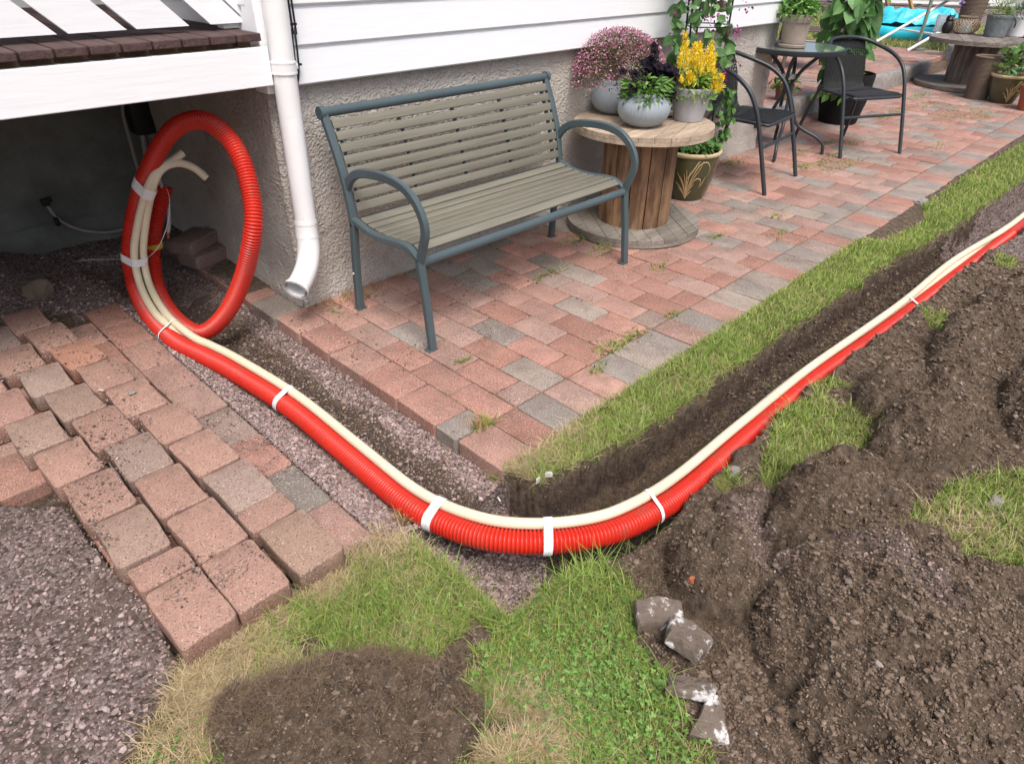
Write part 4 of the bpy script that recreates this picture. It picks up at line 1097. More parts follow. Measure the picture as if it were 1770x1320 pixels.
for p, wdt, lab in ties:
    i = nearest(p); c, t, n_, u_ = beside(i, 0, 0, 0)
    pts = []
    cs = [(np.zeros(2), RC + .0045)]
    for S in cr:
        j = int(np.argmin(((S - PC[i]) ** 2).sum(1))); d = S[j] - PC[i]; cs.append((np.array([d @ n_, d @ u_]), rc + .002))
    # convex hull of the bundle section
    pp = []
    for (c2, r2) in cs:
        for a in np.linspace(0, 2 * np.pi, 28, endpoint=False): pp.append(c2 + r2 * np.array([math.cos(a), math.sin(a)]))
    pp = sorted(map(tuple, pp))
    def cross(o_, a, b_): return (a[0] - o_[0]) * (b_[1] - o_[1]) - (a[1] - o_[1]) * (b_[0] - o_[0])
    lo, hi = [], []
    for q in pp:
        while len(lo) > 1 and cross(lo[-2], lo[-1], q) <= 0: lo.pop()
        lo.append(q)
    for q in pp[::-1]:
        while len(hi) > 1 and cross(hi[-2], hi[-1], q) <= 0: hi.pop()
        hi.append(q)
    hull = lo[:-1] + hi[:-1]; m_ = len(hull); V = []
    for k, s_ in enumerate((-wdt / 2, -wdt / 6, wdt / 6, wdt / 2)):
        for j, q in enumerate(hull):
            e = 1 + .004 * math.sin(j * 1.7 + k * 2)
            V.append(tuple(c + n_ * q[0] * e + u_ * q[1] * e + t * (s_ + .004 * q[0] / .05)))
    F = [(k * m_ + j, k * m_ + (j + 1) % m_, (k + 1) * m_ + (j + 1) % m_, (k + 1) * m_ + j) for k in range(3) for j in range(m_)]
    mb = MB(); mb.add(V, F); o = mb.build('tape_band', M['tape'], red, smooth=True, ang=60)
    if lab: o['label'] = lab
mb = MB()
c = DD_(265, 424, 3.45)
for k in range(4): mb.tube([c + np.array([(.037) * math.cos(a), (.037) * math.sin(a), .006 * (k - 1.5)]) for a in np.linspace(0, 6.4, 24)], .0025, 6)
o = mb.build('yellow_wire', MAT('yellow_wire', (.62, .50, .06), rough=.5), red, smooth=True)
cable('pull_string', [DD_(287, 322, 3.38), DD_(293, 345, 3.34), DD_(290, 385, 3.36), DD_(275, 425, 3.37), DD_(254, 448, 3.38), DD_(245, 465, 3.38)], .0014, M['white_plastic'], 'thin white pull string hanging out of the red conduit end', 'string', 6)

o = cable('cable', [DD_(272, 300, 3.36), DD_(278, 318, 3.37), DD_(290, 350, 3.43), DD_(292, 385, 3.43), DD_(290, 402, 3.43)], .009, M['grey_pot2'], 'grey blue cable hanging out of the open conduit end under the deck')
mb = MB(); mb.tube([DD_(290, 402, 3.43), DD_(291, 412, 3.43)], .006, 8); mb.build('cable_core', M['red_clay'], o)

# ================================================================== BENCH
bench = thing('park_bench', 'garden bench with a blue grey metal frame and grey brown wood effect slats', 'bench', (-.48, .73, 0))
BL, BRt = -1.096, .128
def bt(o): return under(o, bench, bench.location)
for xx in (BL, BRt):
    mb = MB(); mb.rtube([(xx, .487, .003), (xx, .505, .18), (xx, .530, .352)], .030, .030, up=(1, 0, 0)); mb.box((xx - .004, .492, .003), (.046, .036, .005), bev=.0015)
    bt(mb.build('leg', M['frame_paint'], smooth=True, ang=30))
    mb = MB(); mb.rtube([(xx, .975, .003), (xx, .962, .2), (xx, .942, .385)], .030, .030, up=(1, 0, 0)); mb.box((xx + .004, .976, .003), (.046, .036, .005), bev=.0015)
    bt(mb.build('leg', M['frame_paint'], smooth=True, ang=30))
    mb = MB(); mb.rtube(spline([(xx, .941, .378), (xx, .950, .46), (xx, .972, .56), (xx, 1.008, .66), (xx, 1.062, .782)], .02), .030, .030, up=(1, 0, 0)); bt(mb.build('back_post', M['frame_paint'], smooth=True, ang=30))
    mb = MB(); mb.rtube(spline([(xx, .948, .405), (xx, .90, .392), (xx, .83, .377), (xx, .74, .376), (xx, .66, .384), (xx, .59, .384), (xx, .535, .358)], .015), .028, .026, up=(1, 0, 0)); bt(mb.build('seat_frame', M['frame_paint'], smooth=True, ang=30))
    mb = MB(); mb.rtube(spline([(xx, .957, .528), (xx, .925, .565), (xx, .87, .596), (xx, .79, .612), (xx, .69, .618), (xx, .60, .606), (xx, .535, .57), (xx, .497, .515), (xx, .490, .465), (xx, .508, .41), (xx, .530, .352)], .012), .034, .022, up=(1, 0, 0))
    bt(mb.build('armrest', M['frame_paint'], smooth=True, ang=30))
mb = MB(); mb.tube([(BL, 1.062, .782), (BRt, 1.062, .782)], .0185, 16); mb.tube([(BL - .018, 1.062, .782), (BL + .002, 1.062, .782)], .024, 16); mb.tube([(BRt - .002, 1.062, .782), (BRt + .018, 1.062, .782)], .024, 16)
bt(mb.build('top_rail', M['frame_paint'], smooth=True, ang=40))
mb = MB(); mb.tube([(BL, .532, .346), (BRt, .532, .346)], .0175, 16); bt(mb.build('front_rail', M['frame_paint'], smooth=True, ang=40))
mb = MB(); mb.bar((BL, .945, .388), (BRt, .945, .388), .03, .022, bev=.004); bt(mb.build('rear_rail', M['frame_paint'], smooth=True, ang=30))
sp_ = spline([(.928, .398), (.88, .386), (.80, .376), (.72, .376), (.65, .383), (.59, .384), (.545, .366)] if False else [(0, .925, .400), (0, .88, .387), (0, .80, .378), (0, .72, .378), (0, .65, .385), (0, .59, .386), (0, .547, .368)], .001)
mb = MB(); L = len(sp_); nsl = 8
for k in range(nsl):
    i = int((k + .5) / nsl * (L - 1)); p = sp_[i]; t = sp_[min(i + 5, L - 1)] - sp_[max(i - 5, 0)]
    a = math.atan2(t[2], t[1]); R_ = Matrix.Rotation(a, 3, 'X')
    mb.box((( BL + BRt) / 2, p[1], p[2] + .006), (BRt - BL - .034, .0385, .011), R_, bev=.003)
bt(mb.build('seat', M['slat'], smooth=True, ang=30))
bp_ = spline([(0, .940, .425), (0, .952, .48), (0, .972, .56), (0, 1.005, .66), (0, 1.050, .762)], .001)
mb = MB(); L = len(bp_); nsl = 8
for k in range(nsl):
    i = int((k + .5) / nsl * (L - 1)); p = bp_[i]; t = bp_[min(i + 5, L - 1)] - bp_[max(i - 5, 0)]
    a = math.atan2(t[2], t[1]); R_ = Matrix.Rotation(a, 3, 'X')
    mb.box(((BL + BRt) / 2, p[1] - .004, p[2]), (BRt - BL - .036, .0335, .010), R_, bev=.003)
bt(mb.build('backrest', M['slat'], smooth=True, ang=30))
for fx in (.035, .27, .5, .73, .965):
    mb = MB(); x = BL + (BRt - BL) * fx
    mb.rtube([tuple(q + np.array([x, .008, 0])) for q in bp_[::40]], .026, .007, up=(1, 0, 0)); mb.rtube([tuple(q + np.array([x, 0, -.006])) for q in sp_[::40]], .026, .007, up=(1, 0, 0))
    bt(mb.build('slat_support', M['frame_paint'], smooth=True, ang=30))
mb = MB(); mb.tube([(BL - .018, .965, .17), (BL - .0155, .965, .17)], .005, 10); bt(mb.build('screw', M['white_plastic']))

# ================================================================== CABLE SPOOL TABLES
W_old = wood('old_wood', (.44, .335, .235), (.30, .22, .15), 0, k=1.2, dark=(.18, .13, .09))
W_grey = wood('grey_wood', (.27, .245, .20), (.18, .16, .13), 0, k=1.2, dark=(.09, .075, .06))
W_stave = MAT('stave_wood', (.15, .085, .05), (.36, .225, .13), sc=7, stretch=(2.2, 2.2, .45), rough=.75, bump=.5, bsc=20, attr=True, bdist=.005, lo=.42, hi=.58)
W_stg = MAT('stave_grey', (.12, .10, .085), (.24, .205, .175), sc=7, stretch=(2.2, 2.2, .45), rough=.85, bump=.5, bsc=20, attr=True, bdist=.005, lo=.42, hi=.58)


def disc(name, r, z0, z1, mat, parent, npl=9, ang=0.0, two=True, lo_=.1):
    """round flange made of planks with open seams, laid in two crossing layers"""
    mb = MB(); pw = 2 * r / npl; lay = [(z0, (z0 + z1) / 2 - .0005, ang + math.pi / 2), ((z0 + z1) / 2, z1, ang)] if two else [(z0, z1, ang)]
    for (a, b_, an) in lay:
        for i in range(npl):
            y0 = -r + i * pw + .0012; y1 = y0 + pw - .0024; ys_ = np.linspace(y0, y1, 7)
            T = [(-math.sqrt(max(r * r - y * y, 0)), y) for y in ys_] + [(math.sqrt(max(r * r - y * y, 0)), y) for y in ys_[::-1]]
            dz = random.gauss(0, .0007); ca, sa = math.cos(an), math.sin(an)
            V = [(p[0] * ca - p[1] * sa, p[0] * sa + p[1] * ca, z) for z in (a, b_ + dz) for p in T]; n = len(T)
            sh = random.uniform(.8, 1.15)
            F = [tuple(range(n))[::-1], tuple(range(n, 2 * n))] + [(k, (k + 1) % n, n + (k + 1) % n, n + k) for k in range(n)]
            mb.add(V, F, (sh, sh, sh))
    for k in range(30):
        a = random.uniform(0, 6.28); r_ = r * math.sqrt(random.uniform(lo_, .95)); mb.tube([(r_ * math.cos(a), r_ * math.sin(a), z1 - .004), (r_ * math.cos(a), r_ * math.sin(a), z1 + .0012)], .0024, 6, col=(.12, .12, .12))
    return mb.build(name, mat, parent)


def spool(cx, cy, rb, rt, h, th, rd, ang, lab, mt, mtop, mbase, tilt=0):
    s = thing('cable_spool_table', lab, 'table', (cx, cy, 0), ang)
    disc('base', rb, .006, .006 + th, mbase, s, 10, .9, lo_=.5)
    disc('tabletop', rt, h - th, h, mtop, s, 10, .35)
    mb = MB(); n = 14
    for k in range(n):
        a0 = 2 * math.pi * k / n + .015; a1 = 2 * math.pi * (k + 1) / n - .015; sh = random.uniform(.7, 1.15); V = []
        for z in (th + .006, h - th):
            for rr in (rd - .02, rd):
                for a in (a0, (a0 + a1) / 2, a1): V.append((rr * math.cos(a), rr * math.sin(a), z))
        F = [(3, 4, 10, 9), (4, 5, 11, 10), (0, 6, 7, 1), (1, 7, 8, 2), (0, 3, 9, 6), (2, 8, 11, 5)]
        mb.add(V, F, (sh, sh * .98, sh * .95))
    mb.build('drum', mt, s)
    return s
W_top = wood('top_wood', (.52, .42, .32), (.36, .275, .20), 0, k=1.0, dark=(.22, .165, .12), attr=True)
W_base = wood('base_wood', (.28, .255, .22), (.19, .17, .14), 0, k=1.0, dark=(.12, .10, .08), attr=True)
spool(.590, .780, .365, .361, .555, .040, .195, 0, 'weathered wooden cable spool used as a flower table at the bench end', W_stave, W_top, W_base)
s2_ = spool(7.09, .87, .525, .498, .50, .042, .22, 0, 'grey weathered cable spool at the far patio edge holding a rattan lantern', W_stg, wood('gt', (.24, .21, .18), (.15, .13, .11), 0, attr=True), wood('gb', (.19, .17, .145), (.12, .105, .09), 0, attr=True))

# ================================================================== LEAF HELPERS
def leaves(name, P, D, U, Ls, Ws, cols, mat, parent=None, shape='lance', droop=.25):
    """P base points, D pointing direction, U leaf normal, folded leaf blades"""
    P = np.asarray(P, float); n = len(P); D = D / np.linalg.norm(D, axis=1, keepdims=True)
    S = np.cross(D, U); S /= np.linalg.norm(S, axis=1, keepdims=True) + 1e-9; Nn = np.cross(S, D)
    prof = {'lance': [(0, .0), (.3, .75), (.62, .8), (1, 0)], 'heart': [(0, 0), (-.12, .62), (.28, 1.0), (.65, .72), (1, 0)], 'round': [(0, 0), (.25, .85), (.7, .9), (1, 0)]}[shape]
    V = []; idx = []
    mid = []; lf = []; rt = []
    for k, (t, w_) in enumerate(prof):
        c = P + D * (Ls * t)[:, None] - Nn * (Ls * droop * max(t, 0) ** 2)[:, None]
        m_ = P + D * (Ls * max(t, .0))[:, None] - Nn * (Ls * droop * max(t, 0) ** 2)[:, None]
        mid.append(len(V)); V.append(m_ - Nn * 0)
        if w_ > 0:
            lf.append(len(V)); V.append(c + S * (Ws * w_ * .5)[:, None] + Nn * (Ws * w_ * .13)[:, None])
            rt.append(len(V)); V.append(c - S * (Ws * w_ * .5)[:, None] + Nn * (Ws * w_ * .13)[:, None])
        else: lf.append(None); rt.append(None)
    nv = len(V); V = np.stack(V, 1).reshape(-1, 3); T = []
    for k in range(len(prof) - 1):
        for sd_, side in ((1, lf), (-1, rt)):
            q = [mid[k], side[k], side[k + 1], mid[k + 1]]; q = [i for i in q if i is not None]
            if len(q) == 3: T.append(q if sd_ > 0 else q[::-1])
            else: T += [[q[0], q[1], q[2]], [q[0], q[2], q[3]]]
    T = np.array(T); F = (T[None] + (np.arange(n) * nv)[:, None, None]).reshape(-1, 3)
    c = np.repeat(cols, nv, 0)
    return mesh_np(name, V, F, mat, c, False, parent)


def rdir(n, up=0.0, sp=1.0):
    d = RNG.normal(size=(n, 3)) * sp; d[:, 2] += up; return d / np.linalg.norm(d, axis=1, keepdims=True)


def bowl(cx, cy, z, r, h, lab, mat, rim=.75, foot=.5, ribs=True, name='plant_pot'):
    t = thing('potted_plant', lab, 'plant', (cx, cy, z)); mb = MB(); pr = []
    for k in range(19):
        s = k / 18; ang_ = -1.15 + s * (1.15 + .85); rr = r * math.cos(ang_) ; zz = h * (math.sin(ang_) - math.sin(-1.15)) / (math.sin(.85) - math.sin(-1.15)); pr.append((rr, zz))
    pr = [(pr[0][0] * .8, 0)] + pr
    e = pr[-1]; pr += [(e[0] - .004, e[1] + .004), (e[0] - .009, e[1]), (e[0] - .006, e[1] - .03)]
    fn = (lambda q, zz, a: q * (1 + .0065 * math.cos(44 * a))) if ribs else None
    mb.lathe(pr, (0, 0, 0), 176 if ribs else 64, fn=fn); o = mb.build('pot', mat, t, smooth=True, ang=60)
    mb = MB(); mb.lathe([(e[0] - .008, h - .02), (.001, h - .012)], (0, 0, 0), 32, cap0=False); mb.build('soil', M['soil'], o)
    return t, h


def taper(cx, cy, z, r0, r1, h, lab, mat, rimh=.25, rimo=.006, name='potted_plant', cat='plant'):
    t = thing(name, lab, cat, (cx, cy, z)); mb = MB(); zr = h * (1 - rimh)
    rr = lambda q: r0 + (r1 - rimo - r0) * q / h
    mb.lathe([(r0 * .92, 0), (r0, .003), (rr(zr), zr), (rr(zr) + rimo, zr + .002), (r1, h - .003), (r1 - .002, h), (r1 - .010, h), (r1 - .012, h - .03)], (0, 0, 0), 56)
    o = mb.build('pot', mat, t, smooth=True, ang=35)
    mb = MB(); mb.lathe([(r1 - .011, h - .018), (.001, h - .012)], (0, 0, 0), 32, cap0=False); mb.build('soil', M['soil'], o)
    return t

# pink flower dome in the left bowl
t, h = bowl(.640, 1.015, .555, .126, .145, 'round bluish grey ribbed bowl with a wide dome of tiny pink flowers, nearest the wall', M['grey_pot'])
n = 2600; d = rdir(n, .35); d[:, 2] = np.abs(d[:, 2]) * 1.0 - .25 * (RNG.random(n) < .35); rr = np.stack([.245 * d[:, 0], .235 * d[:, 1], .20 * d[:, 2]], 1)
rr *= (.96 + RNG.normal(0, .03, (n, 1))); rr[:, 1] = np.minimum(rr[:, 1], .12); P = rr + np.array([0, 0, .20])
leaves('foliage', P * np.array([.93, .93, .97]), rdir(n, .2), rdir(n), RNG.uniform(.018, .032, n), RNG.uniform(.005, .009, n), pal([(.09, .11, .035), (.13, .14, .05), (.07, .09, .03), (.16, .13, .07)], n), M['leaf'], t)
n = 5200; d = rdir(n, .35); d[:, 2] = np.abs(d[:, 2]) - .28 * (RNG.random(n) < .35); rr = np.stack([.252 * d[:, 0], .242 * d[:, 1], .208 * d[:, 2]], 1) * (.985 + RNG.normal(0, .028, (n, 1))); rr[:, 1] = np.minimum(rr[:, 1], .125)
leaves('blossom', rr + np.array([0, 0, .20]), d + .4 * RNG.normal(size=(n, 3)), rdir(n), RNG.uniform(.006, .011, n), RNG.uniform(.005, .009, n), pal([(.52, .20, .32), (.62, .30, .42), (.70, .42, .50), (.40, .15, .24), (.30, .16, .16)], n), M['petal'], t, 'round')

# dark petunia with green leaves in the middle bowl
t, h = bowl(.505, .730, .555, .130, .155, 'round bluish grey ribbed bowl with nearly black petunias and fresh green leaves', M['grey_pot'])
n = 520; a = RNG.uniform(0, 6.28, n); r_ = np.sqrt(RNG.random(n)) * .10
P = np.stack([r_ * np.cos(a), r_ * np.sin(a), .13 + RNG.uniform(0, .10, n) - r_ * .25], 1); D = np.stack([np.cos(a), np.sin(a), RNG.normal(.5, .5, n)], 1)
leaves('foliage', P, D, rdir(n, 1.5), RNG.uniform(.030, .055, n), RNG.uniform(.014, .022, n), pal([(.10, .22, .04), (.14, .28, .06), (.07, .16, .035), (.19, .33, .08)], n), M['leaf'], t, droop=.5)
# frilly trumpet flowers
V = []; F = []; Cc = []
def flower(c, ax, r, col):
    ax = Vector(ax).normalized(); u_ = ax.orthogonal().normalized(); v_ = ax.cross(u_); b0 = len(V); m_ = 15
    for (q, zz) in ((.12, -.6), (.45, -.05), (.85, .12), (1.0, -.02)):
        for k in range(m_):
            a_ = 2 * math.pi * k / m_; w_ = q * r * (1 + .16 * math.cos(5 * a_) * (q > .5) + random.gauss(0, .05)); V.append(tuple(Vector(c) + u_ * (w_ * math.cos(a_)) + v_ * (w_ * math.sin(a_)) + ax * (zz * r + random.gauss(0, .06 * r) * (q > .5)))); Cc.append([x_ * random.uniform(.6, 1.5) for x_ in col])
    for l in range(3):
        for k in range(m_): F.append((b0 + l * m_ + k, b0 + l * m_ + (k + 1) % m_, b0 + (l + 1) * m_ + (k + 1) % m_, b0 + (l + 1) * m_ + k))
for k in range(64):
    a_ = random.uniform(-1.6, 2.4); q = random.uniform(.0, .13)
    c = (.03 + q * math.cos(a_) * 1.25, .01 + q * math.sin(a_), .185 + random.uniform(0, .13) - q * .45); flower(c, (c[0] - .5 * random.random(), c[1] - .5, .35 + random.random() * .5), random.uniform(.020, .030), (.011, .008, .014))
for (x, y, z) in ((-.07, .02, .24), (-.11, .0, .19), (.14, -.05, .17), (.17, -.03, .12), (.04, .0, .33), (.06, .02, .35), (.16, .02, .20), (.10, -.09, .15)): flower((x, y, z), (-.3, -.8, .4), .026, (.011, .008, .013))
mesh_np('blossom', V, np.array(F), M['dark_petal'], np.array(Cc), False, t)

# yellow plume celosia
t = taper(.800, .650, .555, .074, .116, .165, 'light grey plastic pot with bright yellow plume flowers on the cable spool', M['grey_pot2'], .26)
n = 620; a = RNG.uniform(0, 6.28, n); r_ = np.sqrt(RNG.random(n)) * .095; P = np.stack([r_ * np.cos(a), r_ * np.sin(a), .12 + RNG.uniform(0, .11, n) - r_ * .2], 1)
leaves('foliage', P, np.stack([np.cos(a), np.sin(a), RNG.normal(.5, .5, n)], 1), rdir(n, 1.5), RNG.uniform(.035, .06, n), RNG.uniform(.013, .02, n), pal([(.16, .30, .04), (.22, .36, .06), (.11, .22, .03), (.30, .40, .10)], n), M['leaf'], t, droop=.5)
PP = []; DD = []; LL = []
for (x, y, z0, hh, w_, bx) in ((-.055, .02, .20, .19, .020, -.1), (-.03, -.03, .19, .12, .026, 0), (.0, .0, .20, .14, .030, .05), (.03, .03, .20, .13, .028, 0), (.055, -.01, .19, .15, .024, .2), (.02, -.05, .18, .11, .026, .1), (.085, -.01, .17, .11, .020, .3), (-.07, -.03, .15, .07, .020, -.3),
                           (-.105, .0, .16, .05, .016, -.5), (.01, -.085, .12, .07, .018, 0), (.075, -.07, .11, .085, .020, .1), (.09, .03, .17, .10, .02, .3), (-.01, .05, .21, .12, .024, 0), (.05, .04, .2, .12, .02, .1)):
    m_ = 190; s = RNG.random(m_) ** .8; a_ = RNG.uniform(0, 6.28, m_); w2 = w_ * (1 - s) ** .6 * RNG.uniform(.3, 1, m_)
    PP.append(np.stack([x + bx * hh * s * s + w2 * np.cos(a_), y + w2 * np.sin(a_), z0 + hh * s], 1)); DD.append(np.stack([np.cos(a_) * .6, np.sin(a_) * .6, .9 + 0 * a_], 1)); LL.append(RNG.uniform(.018, .034, m_) * (1.15 - s * .6))
P = np.concatenate(PP) * np.array([1.3, 1.3, 1.0]) + np.array([0, 0, .02]); n = len(P)
leaves('blossom', P, np.concatenate(DD) + .25 * RNG.normal(size=(n, 3)), rdir(n), np.concatenate(LL), RNG.uniform(.005, .009, n), pal([(.90, .66, .02), (.92, .74, .05), (.88, .56, .01), (.94, .84, .25)], n, .05), M['petal'], t)
mb = MB(); mb.tube([(.78, .735, .560), (.74, .75, .559), (.70, .76, .558)], .004, 8); tag(mb.build('strap', M['black']), 'short black strap lying between the pots on the spool table', 'strap')

# olive glazed pot with gold reeds and a climbing plant on a trellis
def olive_pot(cx, cy, r0, r1, h, lab, theta, foliage=True):
    t = thing('potted_plant', lab, 'plant', (cx, cy, 0)); mb = MB()
    pr = [(r0 * .95, 0), (r0, .004)] + [(r0 + (r1 * .93 - r0) * math.sin(s * math.pi / 2) ** .9, .004 + s * (h - .03)) for s in np.linspace(.06, 1, 14)]
    mb.lathe(pr, (0, 0, 0), 64); po = mb.build('pot', M['olive_glaze'], t, smooth=True, ang=50)
    mb = MB(); e = r1 * .93
    mb.lathe([(e, h - .028), (r1 - .003, h - .020), (r1, h - .010), (r1 - .004, h - .001), (r1 - .014, h), (r1 - .022, h - .006), (r1 - .024, h - .04)], (0, 0, 0), 64, cap0=False); mb.build('rim', M['cream_rim'], po, smooth=True, ang=60)
    mb = MB(); mb.lathe([(r1 - .022, h - .024), (.001, h - .018)], (0, 0, 0), 32, cap0=False); mb.build('soil', M['soil'], po)
    def rad_(z): s = min(max((z - .004) / (h - .03), 0), 1); return r0 + (r1 * .93 - r0) * math.sin(s * math.pi / 2) ** .9
    def stroke(pts, w0, w1):
        q = spline([(p[0], p[1], 0) for p in pts], .012); m_ = len(q); V = []
        for i, p in enumerate(q):
            w_ = (w0 + (w1 - w0) * i / (m_ - 1)) * math.sin(math.pi * (.12 + .8 * i / (m_ - 1))); tt = q[min(i + 1, m_ - 1)] - q[max(i - 1, 0)]; tt /= np.linalg.norm(tt); nn = (-tt[1], tt[0])
            for s in (-1, 1):
                a_ = p[0] + nn[0] * w_ * s; z_ = p[1] + nn[1] * w_ * s; zz = h * z_; R_ = rad_(zz) + .0012; th_ = theta + a_ * .95; V.append((R_ * math.cos(th_), R_ * math.sin(th_), zz))
        gm.add(V, [(2 * i, 2 * i + 1, 2 * i + 3, 2 * i + 2) for i in range(m_ - 1)])
    gm = MB()
    for (x1, z1, b_) in ((-.55, .62, -.1), (-.38, .55, -.05), (-.62, .42, -.15), (-.22, .62, 0), (-.1, .70, .02), (.08, .66, .0), (.22, .50, .05), (.35, .40, .06), (.3, .25, .1), (-.45, .3, -.1)):
        stroke([(-.12, .06), (-.12 + x1 * .25 + b_ * .3, .06 + (z1 - .06) * .55), (-.12 + x1 * .8, z1)], .013, .018)
    stroke([(-.12, .06), (.0, .45), (.25, .78), (.55, .84), (.75, .68), (.66, .52)], .010, .014); stroke([(-.1, .06), (.1, .5), (.3, .72), (.38, .88)], .009, .012); stroke([(.0, .3), (.2, .5), (.42, .48), (.45, .3)], .011, .014)
    stroke([(.6, .55), (.55, .42), (.45, .34)], .012, .016)
    for k in range(16):
        a_ = -.15 + .022 * k + .03 * (k % 2); z_ = .5 + .022 * k; stroke([(a_, z_), (a_ + .025, z_ + .03), (a_ + .04, z_ + .05)], .011, .011)
    gm.build('reed_decoration', M['gold'], po); return t
op = olive_pot(1.262, .864, .108, .181, .297, 'dark olive glazed pot painted with gold reeds, holding a climber on black trellis', math.radians(-143))
n = 420; a = RNG.uniform(0, 6.28, n); r_ = np.sqrt(RNG.random(n)) * .15; P = np.stack([r_ * np.cos(a), r_ * np.sin(a), .285 + RNG.uniform(0, .05, n)], 1)
leaves('foliage', P, np.stack([np.cos(a), np.sin(a), RNG.normal(.2, .4, n)], 1), rdir(n, 1.8), RNG.uniform(.028, .045, n), RNG.uniform(.024, .036, n), pal([(.07, .17, .04), (.10, .22, .055), (.05, .12, .03), (.14, .27, .08)], n), M['leaf'], op, 'heart', .4)
mb = MB()
for (x, y, x2, y2) in ((-.13, .0, -.20, .05), (.13, -.03, .165, -.02), (-.02, .12, -.05, .15), (.05, .11, .10, .15)): mb.tube([(x, y, .25), (x2, y2, 1.6)], .0055, 8)
for z in (.62, .95, 1.3): mb.tube(spline([(-.14 - .05 * (z - .25), .02, z), (-.02, .14, z), (.09, .13, z), (.14, -.02, z), (0, -.10, z), (-.14 - .05 * (z - .25), .02, z)], .02), .003, 6)
mb.build('trellis', M['black'], op)
P = []; 
for k in range(330):
    z = random.uniform(.52, 1.5); a_ = random.uniform(0, 6.28); w_ = .17 + .05 * math.sin(z * 9); P.append((-.02 + w_ * math.cos(a_) * 1.0 - .03 * z, .03 + .12 * math.sin(a_), z))
P = np.array(P); P[:, 1] = np.minimum(P[:, 1], .17); n = len(P); D = rdir(n, -.5)
leaves('foliage', P, D, np.column_stack([RNG.normal(-.5, .5, n), RNG.normal(-.9, .4, n), RNG.normal(.5, .4, n)]), RNG.uniform(.040, .068, n), RNG.uniform(.038, .058, n), pal([(.09, .20, .06), (.12, .25, .08), (.07, .16, .05), (.15, .27, .10)], n), M['leaf'], op, 'heart', .2)
n = 520; k = RNG.integers(0, 90, n); cc_ = np.column_stack([RNG.uniform(-.24, .22, 90), RNG.uniform(-.12, .12, 90), RNG.uniform(.62, 1.5, 90)]); P = cc_[k] + RNG.normal(0, .016, (n, 3))
leaves('blossom', P, rdir(n, -.7), rdir(n), RNG.uniform(.012, .024, n), RNG.uniform(.008, .014, n), pal([(.25, .03, .14), (.36, .05, .20), (.16, .02, .08), (.45, .10, .28)], n), M['petal'], op, 'round')
n = 90; P = np.column_stack([RNG.normal(.15, .025, n), RNG.normal(-.11, .02, n), RNG.uniform(.33, .62, n)])
leaves('hanging_foliage', P, rdir(n, -1), np.column_stack([RNG.normal(-.5, .4, n), RNG.normal(-.9, .3, n), RNG.normal(.4, .3, n)]), RNG.uniform(.025, .04, n), RNG.uniform(.022, .034, n), pal([(.07, .17, .04), (.10, .22, .055)], n), M['leaf'], op, 'heart', .3)

